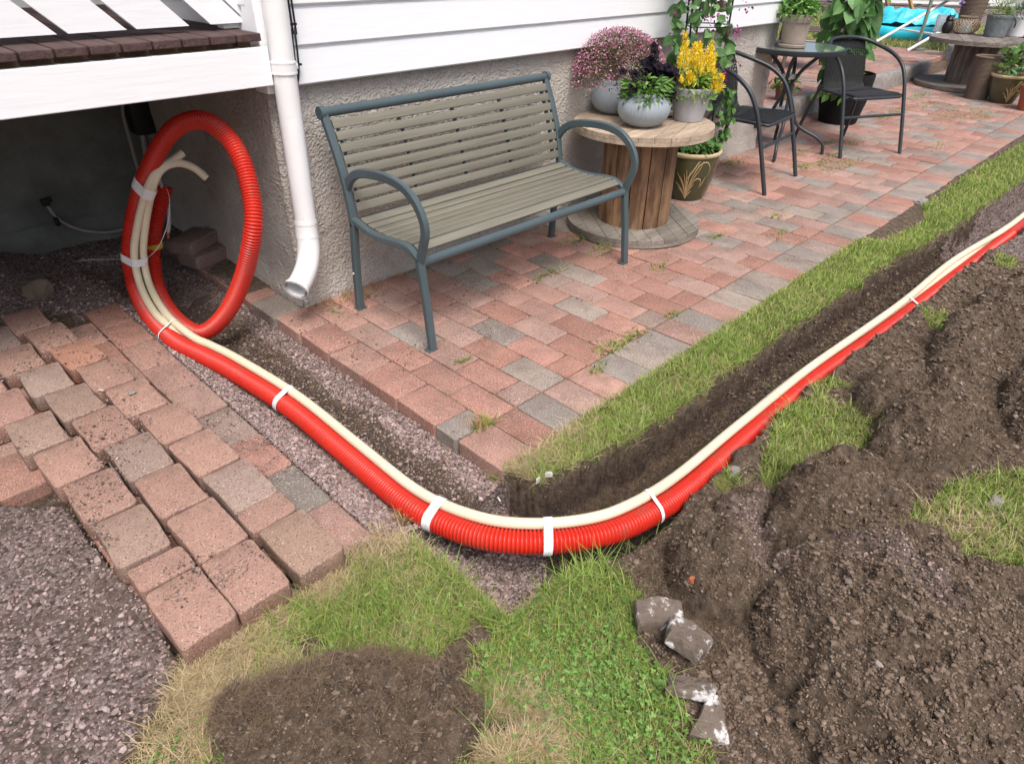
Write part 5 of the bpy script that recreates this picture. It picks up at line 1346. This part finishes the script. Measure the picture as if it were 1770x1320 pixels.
# ================================================================== BISTRO SET
def chair(name, lab, loc, rz):
    """origin midway between the front feet, +y towards the back of the chair"""
    t = thing('wicker_chair', lab, 'chair', loc, rz, 'black wicker bistro chairs'); hw = .277
    arch = lambda s: [(s * hw, 0, .002), (s * hw, .06, .20), (s * (hw - .002), .125, .40), (s * hw, .165, .50), (s * hw, .225, .59), (s * (hw - .012), .32, .655), (s * (hw - .05), .44, .70), (s * (hw - .12), .53, .735)]
    top = arch(1) + [(.06, .56, .748), (-.06, .56, .748)] + arch(-1)[::-1]
    mb = MB(); mb.tube(spline(top, .015), .0135, 12); mb.build('arm_frame', M['chair_frame'], t, smooth=True, ang=50)
    for s in (-1, 1):
        mb = MB(); mb.tube(spline([(s * .185, .47, .425), (s * .20, .50, .36), (s * .235, .555, .14), (s * .245, .585, .002)], .02), .0125, 10); mb.build('leg', M['chair_frame'], t, smooth=True, ang=50)
    mb = MB(); mb.tube(spline([(-.20, .44, .404), (-.222, .25, .404), (-.215, .12, .400), (-.17, .085, .398), (.17, .085, .398), (.215, .12, .400), (.222, .25, .404), (.20, .44, .404)], .015), .011, 8)
    mb.build('seat_frame', M['chair_frame'], t, smooth=True, ang=50)
    mb = MB(); mb.tube([(-hw + .01, .085, .272), (hw - .01, .085, .272)], .010, 8); mb.tube([(-hw, .135, .395), (-.215, .135, .400)], .008, 6); mb.tube([(hw, .135, .395), (.215, .135, .400)], .008, 6)
    mb.build('stretcher', M['chair_frame'], t, smooth=True, ang=50)
    # woven seat and back: one continuous sheet of horizontal strands over thick ribs
    path = spline([(0, .09, .412), (0, .15, .418), (0, .30, .406), (0, .42, .405), (0, .465, .425), (0, .485, .49), (0, .505, .60), (0, .545, .735)], .0065)
    mb = MB(); L = len(path)
    def hwid(s): return .215 - .03 * sm(.35, .5, s) + .0 * s - .02 * sm(.75, 1.0, s)
    nr = 25
    for k in range(nr):
        f = (k / (nr - 1) * 2 - 1); pts = []
        for i in range(0, L, 2):
            s = i / L; sag = -.010 * (1 - f * f) * (s < .4) + .03 * (1 - f * f) * sm(.45, .6, s)
            pts.append((f * hwid(s), path[i][1] + (sag if s > .45 else 0), path[i][2] + (sag if s < .4 else 0)))
        mb.tube(pts, .0034, 5, cap=False)
    for i in range(1, L - 1):
        s = i / L; ph_ = 1 if i % 2 else -1
        if .82 < s < .90 and i % 3: continue
        pts = []
        for j in range(49):
            f = j / 24 - 1; sag = (1 - f * f); w_ = .0038 * ph_ * math.cos(math.pi * (f + 1) / 2 * (nr - 1))
            n_ = np.array([0, 0, 1.]) if s < .45 else np.array([0, -1., 0])
            p = np.array([f * hwid(s), path[i][1] + (.03 * sag * sm(.45, .6, s)), path[i][2] - (.010 * sag if s < .4 else 0)]) + n_ * w_; pts.append(tuple(p))
        mb.tube(pts, .0031, 4, cap=False)
    mb.build('woven_seat_and_back', M['black_weave'], t, smooth=True)
    return t
M['black_weave'] = MAT('black_weave', (.006, .007, .009), (.012, .014, .017), sc=30, rough=.5, spec=.35)
chair('wicker_chair', 'black wicker bistro chair set against the wall between spool and table', (1.9175, .548, 0), math.radians(5.6))
chair('wicker_chair', 'black wicker bistro chair turned to the lawn, right of the glass table', (3.122, .423, 0), math.radians(-27.5))
tb = thing('bistro_table', 'round glass topped bistro table with dark metal rim and crossed legs', 'table', (2.745, 1.01, 0))
mb = MB(); mb.lathe([(.322, .716), (.327, .720), (.322, .725), (.001, .725)], (0, 0, 0), 72, cap0=False); mb.lathe([(.322, .715), (.001, .715)], (0, 0, 0), 72, cap0=False); mb.build('glass_top', M['glass'], tb, smooth=True, ang=30)
mb = MB(); mb.lathe([(.320, .698), (.334, .694), (.338, .706), (.337, .724), (.330, .728), (.321, .726), (.320, .698)], (0, 0, 0), 96, cap0=False); mb.build('rim', M['chair_frame'], tb, smooth=True, ang=40)
for a in (0.45, 2.02, 3.6, 5.15):
    ca, sa = math.cos(a), math.sin(a); q = lambda r, z, w_=0: (r * ca - w_ * sa, r * sa + w_ * ca, z)
    mb = MB(); mb.tube(spline([q(-.20, .70), q(-.07, .57, .02), q(.045, .36, .02), q(.12, .20, .02), q(.28, .12), q(.335, .07), q(.345, .002)], .02), .0125, 10); mb.build('leg', M['chair_frame'], tb, smooth=True, ang=50)
for zz_ in (.53, .30):
    mb = MB(); mb.box((0, 0, zz_), (.09, .09, .032), bev=.006); mb.build('bracket', M['alu'], tb)
tag(tb)
# terracotta pot with basil on the table
cT = G(1372, 68, .705)
tc_ = taper(2.66, 1.01, .748, .078, .108, .185, 'weathered terracotta pot of basil in its saucer on the glass table', M['terracotta'], .27, .008)
mb = MB(); mb.lathe([(.085, -.021), (.092, -.018), (.098, -.003), (.094, .002), (.088, -.006), (.001, -.006)], (0, 0, 0), 48); mb.build('saucer', M['terracotta'], tc_, smooth=True, ang=40)
n = 900; d = rdir(n, .6); d[:, 2] = np.abs(d[:, 2]); P = d * np.array([.135, .135, .17]) * (RNG.random((n, 1)) ** .4) + np.array([0, 0, .17])
leaves('foliage', P, d + .6 * RNG.normal(size=(n, 3)), rdir(n, 1.5), RNG.uniform(.024, .046, n), RNG.uniform(.014, .024, n), pal([(.13, .30, .05), (.18, .38, .08), (.09, .20, .04), (.24, .42, .12)], n), M['leaf'], tc_, droop=.5)

# black pot with the big leaved climber
bpt = thing('potted_plant', 'tall large leaved green climber in a rough black pot beside the kerb', 'plant', (4.13, 1.10, 0))
mb = MB(); mb.lathe([(.155, 0), (.16, .01), (.20, .20), (.215, .40), (.212, .41), (.20, .41), (.195, .36)], (0, 0, 0), 48, fn=lambda r, z, a: r * (1 + .01 * math.sin(9 * a))); mb.lathe([(.197, .37), (.001, .38)], (0, 0, 0), 24, cap0=False)
mb.build('pot', MAT('rough_black', (.006, .006, .007), (.014, .014, .015), sc=60, rough=.95, bump=1, bsc=90), bpt, smooth=True, ang=60)
mb = MB()
for (x, y) in ((.10, .1), (-.1, .12), (.12, -.02)): mb.tube([(x * .8, y * .8, .36), (x * 1.2, y, 1.9)], .006, 8)
mb.build('cane', M['tan_cane'], bpt)
n = 330; z = RNG.uniform(.30, 1.75, n); a = RNG.uniform(0, 6.28, n); w_ = .13 + .16 * np.exp(-((z - .95) / .4) ** 2); r_ = w_ * np.sqrt(RNG.random(n))
P = np.column_stack([.07 + r_ * np.cos(a) * .85 - .01 * z, .10 + r_ * np.sin(a) * .8 + .02, z])
leaves('foliage', P, np.column_stack([np.cos(a) + RNG.normal(0, .4, n), np.sin(a) * .7 - .3, RNG.normal(-.7, .4, n)]), np.column_stack([RNG.normal(-.6, .3, n), RNG.normal(-.6, .3, n), RNG.normal(.6, .3, n)]), RNG.uniform(.085, .165, n), RNG.uniform(.07, .13, n), pal([(.09, .22, .055), (.13, .29, .08), (.06, .15, .04), (.17, .33, .12)], n), M['leaf'], bpt, 'heart', .3)
n = 90; P = np.column_stack([RNG.normal(-.30, .10, n), RNG.normal(-.02, .06, n), RNG.uniform(.28, .52, n)])
leaves('lower_foliage', P, np.column_stack([RNG.normal(-.5, .6, n), RNG.normal(-.2, .6, n), RNG.normal(-.3, .4, n)]), rdir(n, 1.5), RNG.uniform(.06, .12, n), RNG.uniform(.05, .09, n), pal([(.10, .21, .04), (.16, .28, .07), (.24, .30, .08)], n), M['leaf'], bpt, 'lance', .4)
sp2 = taper(3.86, 1.53, .155, .06, .085, .13, 'small brown clay pot standing on the kerb with trailing leaves', MAT('brown_clay', (.16, .10, .06), (.22, .14, .09), rough=.8))
n = 50; leaves('foliage', np.column_stack([RNG.normal(0, .05, n), RNG.normal(0, .05, n), RNG.uniform(.10, .2, n)]), rdir(n, .3), rdir(n, 1.5), RNG.uniform(.05, .10, n), RNG.uniform(.03, .06, n), pal([(.10, .21, .04), (.16, .28, .07)], n), M['leaf'], sp2)

# brown wicker armchair standing on the terrace behind the table
wc = thing('wicker_armchair', 'brown high backed wicker armchair behind the glass table', 'chair', (5.85, 2.25, .155), math.radians(35))
def weave(name, pts4, parent, nu=22, nv=26):
    mb = MB(); a, b_, c, d = [np.array(p, float) for p in pts4]; nn = np.cross(b_ - a, d - a); nn /= np.linalg.norm(nn)
    f = lambda u, v: (a * (1 - u) + b_ * u) * (1 - v) + (d * (1 - u) + c * u) * v
    for i in range(nu + 1): mb.tube([tuple(f(i / nu, v)) for v in (0, .5, 1)], .006, 5)
    for j in range(nv * 2 + 1):
        s = 1 if j % 2 else -1; mb.tube([tuple(f(u, j / (nv * 2)) + nn * .007 * s * math.cos(math.pi * u * nu)) for u in np.linspace(0, 1, nu + 1)], .006, 4)
    return mb.build(name, M['brown_wicker'], parent, smooth=True)
weave('seat', [(-.26, -.25, .40), (.26, -.25, .40), (.26, .25, .40), (-.26, .25, .40)], wc)
weave('backrest', [(-.26, .25, .40), (.26, .25, .40), (.24, .40, 1.10), (-.24, .40, 1.10)], wc)
for s in (-1, 1):
    mb = MB(); mb.rtube([(s * .28, -.25, 0), (s * .28, -.25, .62), (s * .28, .30, .64)], .05, .04, up=(1, 0, 0)); mb.build('armrest', M['brown_wicker'], wc)
    mb = MB(); mb.rtube([(s * .27, .28, 0), (s * .27, .26, .4)], .04, .04, up=(1, 0, 0)); mb.build('leg', M['brown_wicker'], wc)

# ------------------------------------------------------------------ kerb
kx = [(2.78, 4.00), (4.012, 5.35), (5.362, 6.55), (6.562, 7.6)]
for i, (a, b_) in enumerate(kx):
    mb = MB(); n_ = 14; V = []; F = []
    ring = [(-.05, -.06), (-.052, .10), (-.045, .155), (-.035, .166), (.035, .168), (.05, .158), (.052, -.06)]
    for k in range(n_ + 1):
        x = a + (b_ - a) * k / n_
        for (yy, zz) in ring: V.append((x, 1.455 + yy + random.gauss(0, .0025) + (.004 if i % 2 else 0), zz + random.gauss(0, .0025) * (zz > 0)))
    m_ = len(ring)
    F = [(k * m_ + j, k * m_ + j + 1, (k + 1) * m_ + j + 1, (k + 1) * m_ + j) for k in range(n_) for j in range(m_ - 1)] + [tuple(range(m_))[::-1], tuple(n_ * m_ + j for j in range(m_))]
    mb.add(V, F); o = mb.build('kerb_stone', M['stone'], smooth=True, ang=40)
    tag(o, ['rough granite kerb stone nearest the house corner', 'rough granite kerb stone directly behind the black pot', 'rough granite kerb stone right of the climber, ending short of the far spool', 'rough granite kerb stone running in behind the far spool table'][i], 'kerb', 'granite kerb of the upper terrace')
rock('granite_block', (8.75, 1.42, .12), (.30, .16, .18), M['stone'], 'mossy granite block behind the far spool table', 'stone', seed=31)

# ------------------------------------------------------------------ things on and round the far spool
ZT = .502
def p5(u, v, z=ZT): return G(u, v, z)
c = p5(1668, 58); mb = MB()
# rattan lantern: crossed canes round a squat body
t = thing('rattan_lantern', 'squat open weave rattan lantern with a looped handle on the far spool', 'lantern', (c[0] - .02, c[1] + .01, ZT))
for k in range(22):
    for s in (-1, 1):
        pts = []
        for j in range(13):
            f = j / 12; z = .004 + .16 * f; r_ = .085 + .055 * math.sin(math.pi * min(1, f * 1.02)); a = 2 * math.pi * k / 22 + s * 1.25 * f; pts.append((r_ * math.cos(a), r_ * math.sin(a), z))
        mb.tube(pts, .0035, 5)
mb.build('canes', M['tan_cane'], t, smooth=True)
for nm_, r_, z, w_ in (('rim', .090, .168, .013), ('base_ring', .088, .006, .009)):
    mb = MB(); mb.tube([(r_ * math.cos(a), r_ * math.sin(a), z) for a in np.linspace(0, 6.4, 30)], w_ * .8, 8); mb.build(nm_, M['rattan'], t, smooth=True)
mb = MB(); mb.tube(spline([(-.02, -.12, .165), (.10, -.14, .20), (.16, -.06, .21), (.12, .02, .18)], .01), .006, 6); mb.build('handle', M['rattan'], t, smooth=True)
mb = MB(); mb.lathe([(.06, .01), (.062, .12), (.055, .125)], (0, 0, 0), 24); mb.build('glass_insert', M['jar_glass'], t, smooth=True)
# owl figure
c = p5(1637, 57); t = thing('owl_figure', 'small black owl figure between the glass jar and the rattan lantern', 'figurine', (c[0] - .05, c[1], ZT), 3.9)
mb = MB(); mb.lathe([(.036, 0), (.048, .02), (.056, .06), (.050, .10), (.036, .122), (.042, .14), (.040, .165), (.024, .182), (.003, .186)], (0, 0, 0), 24, fn=lambda r, z, a: r * (1 + .04 * math.sin(6 * a)))
mb.build('body', M['black'], t, smooth=True); mb = MB()
for s in (-1, 1): mb.tube([(.02, s * .024, .172), (.024, s * .034, .205)], [.012, .001], 8)
mb.build('ear', M['black'], t); mb = MB()
for s in (-1, 1): mb.tube([(.034, s * .016, .152), (.042, s * .017, .152)], .011, 10)
mb.build('eyes', M['zinc'], t)
# glass jar
c = p5(1621, 54); mb = MB(); mb.lathe([(.062, 0), (.064, .01), (.066, .15), (.060, .165), (.062, .175), (.058, .175), (.056, .16), (.060, .15), (.058, .012), (.001, .010)], (c[0] - .06, c[1] - .03, ZT), 32); tag(mb.build('glass_jar', M['jar_glass'], smooth=True), 'cloudy clear glass jar at the left edge of the far spool', 'jar')
# bucket with fern
c = p5(1718, 62); t = taper(c[0] - .10, c[1] - .02, ZT, .105, .135, .215, 'dark zinc bucket with feathery green foliage on the far spool', M['zinc'], .14, .005)
n = 700; d = rdir(n, .9); d[:, 2] = np.abs(d[:, 2]); P = d * np.array([.16, .16, .20]) * RNG.uniform(.3, 1, (n, 1)) + np.array([0, 0, .19])
leaves('foliage', P, d + .5 * rdir(n), rdir(n), RNG.uniform(.02, .05, n), RNG.uniform(.004, .008, n), pal([(.15, .28, .05), (.22, .36, .07), (.10, .2, .04), (.33, .42, .12)], n), M['leaf'], t)
mb = MB(); mb.tube(spline([(.0, -.135, .19), (.0, -.165, .15), (.02, -.16, .10)], .01), .006, 6); mb.build('handle', M['black'], t)
c = p5(1752, 62); t = taper(c[0] - .05, c[1] - .02, ZT, .085, .12, .20, 'glossy white pot with silvery foliage at the right end of the far spool', M['white_ceramic'], .1, .003)
n = 200; d = rdir(n, .5); d[:, 2] = np.abs(d[:, 2]); leaves('foliage', d * np.array([.13, .13, .14]) + np.array([0, 0, .17]), d, rdir(n), RNG.uniform(.03, .06, n), RNG.uniform(.02, .035, n), pal([(.24, .30, .26), (.32, .38, .34), (.16, .22, .18)], n), M['leaf'], t, 'round')
def reed_tube(cx, cy, z, r0, r1, h, lab, n=30):
    t = thing('reed_basket', lab, 'basket', (cx, cy, z)); mb = MB()
    pr = []
    for k in range(n * 2 + 1):
        f = k / (2 * n); pr.append((r0 + (r1 - r0) * f + (.0045 if k % 2 else -.0015), h * f))
    mb.lathe(pr + [(r1 - .012, h), (r1 - .014, h * .6)], (0, 0, 0), 40); mb.build('wall', M['rattan'], t, smooth=True, ang=60)
    mb = MB(); mb.tube([((r1 + .001) * math.cos(a), (r1 + .001) * math.sin(a), h) for a in np.linspace(0, 6.4, 30)], .009, 6); mb.build('rim', M['rattan'], t); return t
c = p5(1672, 48); tb2 = reed_tube(c[0] + .05, c[1] + .02, ZT, .12, .15, .42, 'tall brown reed basket planter standing behind the rattan lantern')
n = 120; leaves('foliage', np.column_stack([RNG.normal(-.03, .06, n), RNG.normal(.04, .06, n), RNG.uniform(.38, .50, n)]), rdir(n, .3), rdir(n), RNG.uniform(.03, .06, n), RNG.uniform(.02, .04, n), pal([(.10, .21, .04), (.14, .26, .06)], n), M['leaf'], tb2)
n = 26; leaves('blossom', np.column_stack([RNG.normal(-.13, .02, n), RNG.normal(.10, .02, n), RNG.normal(.27, .02, n)]), rdir(n), rdir(n), RNG.uniform(.02, .035, n), RNG.uniform(.02, .03, n), pal([(.10, .03, .25), (.16, .05, .35), (.75, .72, .8)], n), M['petal'], tb2, 'round')
cc = G(1700, 172); reed_tube(cc[0] + .0, cc[1] + .08, 0, .11, .125, .40, 'knee high brown reed basket standing on the patio beside the far spool', 34)
cc = G(1735, 178); op2 = olive_pot(cc[0], cc[1] + .03, .105, .175, .27, 'dark olive glazed pot with gold leaves and a strawberry plant at the far patio edge', math.radians(-140))
n = 70; P = np.column_stack([RNG.normal(.0, .10, n), RNG.normal(.0, .10, n), RNG.uniform(.27, .50, n)])
leaves('foliage', P, rdir(n, .2), rdir(n, 1.6), RNG.uniform(.06, .11, n), RNG.uniform(.05, .09, n), pal([(.13, .28, .06), (.20, .36, .09), (.12, .22, .12), (.33, .40, .14)], n), M['leaf'], op2, 'round')
mb = MB(); mb.tube(spline([(-.02, -.08, .28), (-.06, -.18, .28), (-.07, -.19, .10), (-.08, -.20, .02)], .01), .004, 6); mb.build('runner_stem', MAT('stem', (.45, .38, .14), rough=.7), op2)
cc = G(1778, 190); t = taper(cc[0], cc[1], 0, .10, .14, .22, 'red brown clay pot cut off by the right edge of the photo', M['red_clay'])
n = 60; leaves('foliage', np.column_stack([RNG.normal(0, .08, n), RNG.normal(0, .08, n), RNG.uniform(.2, .45, n)]), rdir(n, .5), rdir(n, 1), RNG.uniform(.05, .09, n), RNG.uniform(.04, .06, n), pal([(.08, .2, .05), (.13, .28, .07)], n), M['leaf'], t, 'round')
# shrubs behind
def shrub(cx, cy, z, rx, ry, h, n, cols, lab, ls=(.05, .10)):
    t = thing('shrub', lab, 'shrub', (cx, cy, z)); mb = MB()
    for k in range(9):
        a = random.uniform(0, 6.28); mb.tube(spline([(0, 0, 0), (.2 * rx * math.cos(a), .2 * ry * math.sin(a), h * .4), (.7 * rx * math.cos(a), .7 * ry * math.sin(a), h * .85)], .1), [.02 * (1 - .8 * i / max(1, len(spline([(0, 0, 0), (.2 * rx * math.cos(a), .2 * ry * math.sin(a), h * .4), (.7 * rx * math.cos(a), .7 * ry * math.sin(a), h * .85)], .1)))) for i in range(len(spline([(0, 0, 0), (.2 * rx * math.cos(a), .2 * ry * math.sin(a), h * .4), (.7 * rx * math.cos(a), .7 * ry * math.sin(a), h * .85)], .1)))], 6)
    mb.build('stems', M['rattan'], t)
    d = rdir(n, .3); P = d * np.array([rx, ry, h * .5]) * (RNG.random((n, 1)) ** .35) * (1 + .35 * fbm(d[:, 0] * 3, d[:, 1] * 3 + d[:, 2] * 2, .8, 3, 5))[:, None] + np.array([0, 0, h * .52]); P[:, 2] = np.maximum(P[:, 2], .02)
    leaves('crown', P, rdir(n, .2), rdir(n, .8), RNG.uniform(ls[0], ls[1], n), RNG.uniform(ls[0] * .5, ls[1] * .6, n), pal(cols, n, .25), M['leaf'], t); return t
shrub(9.0, .55, 0, .55, .65, .62, 1500, [(.07, .14, .03), (.12, .19, .04), (.05, .10, .02), (.30, .24, .08)], 'low dense green shrub with orange tinged flowers behind the far spool')
shrub(9.3, -.45, 0, .6, .5, .55, 1200, [(.06, .13, .04), (.10, .18, .06), (.20, .22, .08)], 'low dense green shrub at the right edge behind the red clay pot')

# ================================================================== GARDEN BEHIND
# blue inflatable pool, half collapsed
pc = (G(1516, 78, .15) + G(1640, 90, .15)) / 2
pool = thing('paddling_pool', 'turquoise inflatable paddling pool half collapsed on the lawn', 'pool', (10.55, 2.62, .15), math.radians(-40)); pool.scale = (.52, .70, .78)
mb = MB()
for (z, rr, w_) in ((.10, 1.0, .13),):
    pts = [(1.45 * math.cos(a) , .95 * math.sin(a) , z + .02 * math.sin(3 * a)) for a in np.linspace(0, 2 * math.pi, 50)]
    mb.tube(pts, [w_ * (1 + .05 * math.sin(5 * i)) for i in range(50)], 14, cap=False)
mb.build('lower_ring', M['pool'], pool, smooth=True)
V = []; F = []; NA, NR = 60, 16
for i in range(NR + 1):
    for k in range(NA):
        a = 2 * math.pi * k / NA; q = i / NR; r_ = 1.35 * (1 - q * .85); zz = .20 + .26 * math.exp(-((q - .35) / .3) ** 2) * (1 + .6 * float(fbm(np.array([math.cos(a) * 2]), np.array([math.sin(a) * 2 + q]), .5, 2, 3)[0])) + .12 * float(fbm(np.array([math.cos(a) * (1 - q) * 3]), np.array([math.sin(a) * (1 - q) * 3]), .6, 3, 8)[0])
        V.append((r_ * math.cos(a), r_ * .68 * math.sin(a), max(.05, zz)))
for i in range(NR):
    for k in range(NA): F.append((i * NA + k, i * NA + (k + 1) % NA, (i + 1) * NA + (k + 1) % NA, (i + 1) * NA + k))
mb = MB(); mb.add(V, F); mb.build('crumpled_side', MAT('pool_top', (.10, .66, .76), (.03, .50, .66), sc=2, rough=.3, spec=.5), pool)
# poles, frame
mb = MB(); a = G(1552, 90, .15); b_ = G(1552, 90, .15)
p0 = np.array([8.3, 2.0, .15]);
q0 = G(1584, 86, .16); mb.tube([tuple(q0), (q0[0], q0[1], 2.1)], .022, 10); mb.lathe([(.10, 0), (.10, .02), (.03, .03)], (q0[0], q0[1], .16), 20)
tag(mb.build('pole', M['green_tube'], smooth=True), 'thin grey green upright pole on the lawn in front of the paddling pool', 'pole')
fr = thing('drying_rack', 'white folding clothes airer leaning on the lawn by the pool', 'rack', tuple(G(1568, 88, .16)))
f0 = Vector(fr.location)
for (a, b_) in (((0, 0, .0), (1.0, -.55, .55)), ((.35, .6, .0), (1.35, .05, .55))):
    mb = MB(); mb.tube([a, b_], .02, 8); mb.build('leg', M['white_plastic'], fr)
mb = MB(); mb.box((1.2, -.25, .57), (.5, .9, .035), Matrix.Rotation(-.5, 3, 'Z'), bev=.006); mb.build('top', M['white_plastic'], fr)
mb = MB(); mb.tube([(.35, -.19, .19), (.7, .41, .19)], .012, 6); mb.build('crossbar', M['white_plastic'], fr)
# picnic table
pt = thing('picnic_table', 'pale pine picnic table standing on the gravel beyond the pool', 'table', (14.5, 4.75, .15), math.radians(38))
def pb(name, boxes):
    mb = MB()
    for (c_, d_, ry) in boxes: mb.box(c_, d_, Matrix.Rotation(ry, 3, 'Y') if ry else None, bev=.006)
    return mb.build(name, M['pine'], pt)
pb('tabletop', [((0, k * .15 - .3, .74), (1.8, .14, .04), 0) for k in range(5)])
for s in (-1, 1):
    pb('bench_seat', [((0, s * .72, .44), (1.8, .14, .04), 0), ((0, s * .87, .44), (1.8, .14, .04), 0)])
    pb('side_rail', [((0, s * .30, .66), (1.8, .04, .12), 0)])
    for q in (-1, 1):
        mb = MB(); mb.rtube([(q * .72, s * .62, 0), (q * .72, s * .22, .72)], .045, .11, up=(1, 0, 0)); mb.build('leg', M['pine'], pt)
pb('crossbar', [((-.70, 0, .40), (.045, 1.75, .10), 0), ((.70, 0, .40), (.045, 1.75, .10), 0)])
bw = thing('garden_fence', 'grey green board fence with a white rail beyond the gravel', 'fence', (18.5, 3.0, .1), math.radians(-60))
mb = MB()
for k in range(4): mb.box((0, 0, .25 + k * .24), (9, .03, .19), bev=.004)
mb.build('boards', M['grey_fence'], bw); mb = MB(); mb.box((0, -.03, .14), (9, .04, .05)); mb.build('rail', M['white_board'], bw)
for k in (-4, -2, 0, 2, 4):
    mb = MB(); mb.box((k, .06, .55), (.09, .09, 1.2)); mb.build('post', M['grey_fence'], bw)
mb = MB(); c = G(1632, 82, .18); t = thing('storage_crate', 'dark brown wooden crate beside the mossy granite block', 'crate', (c[0], c[1], .3), .3)
mb.box((0, 0, .11), (.30, .22, .20), bev=.006); mb.box((0, 0, .215), (.32, .24, .02), bev=.004); mb.build('box', MAT('dark_crate', (.06, .045, .04), (.09, .07, .06), sc=6, stretch=(1, 1, 10), rough=.7), t)
shrub(16.5, 6.2, .1, 1.0, .8, 1.1, 900, [(.08, .15, .04), (.12, .2, .05), (.05, .1, .03)], 'green bush in the back garden behind the picnic table', (.08, .16))
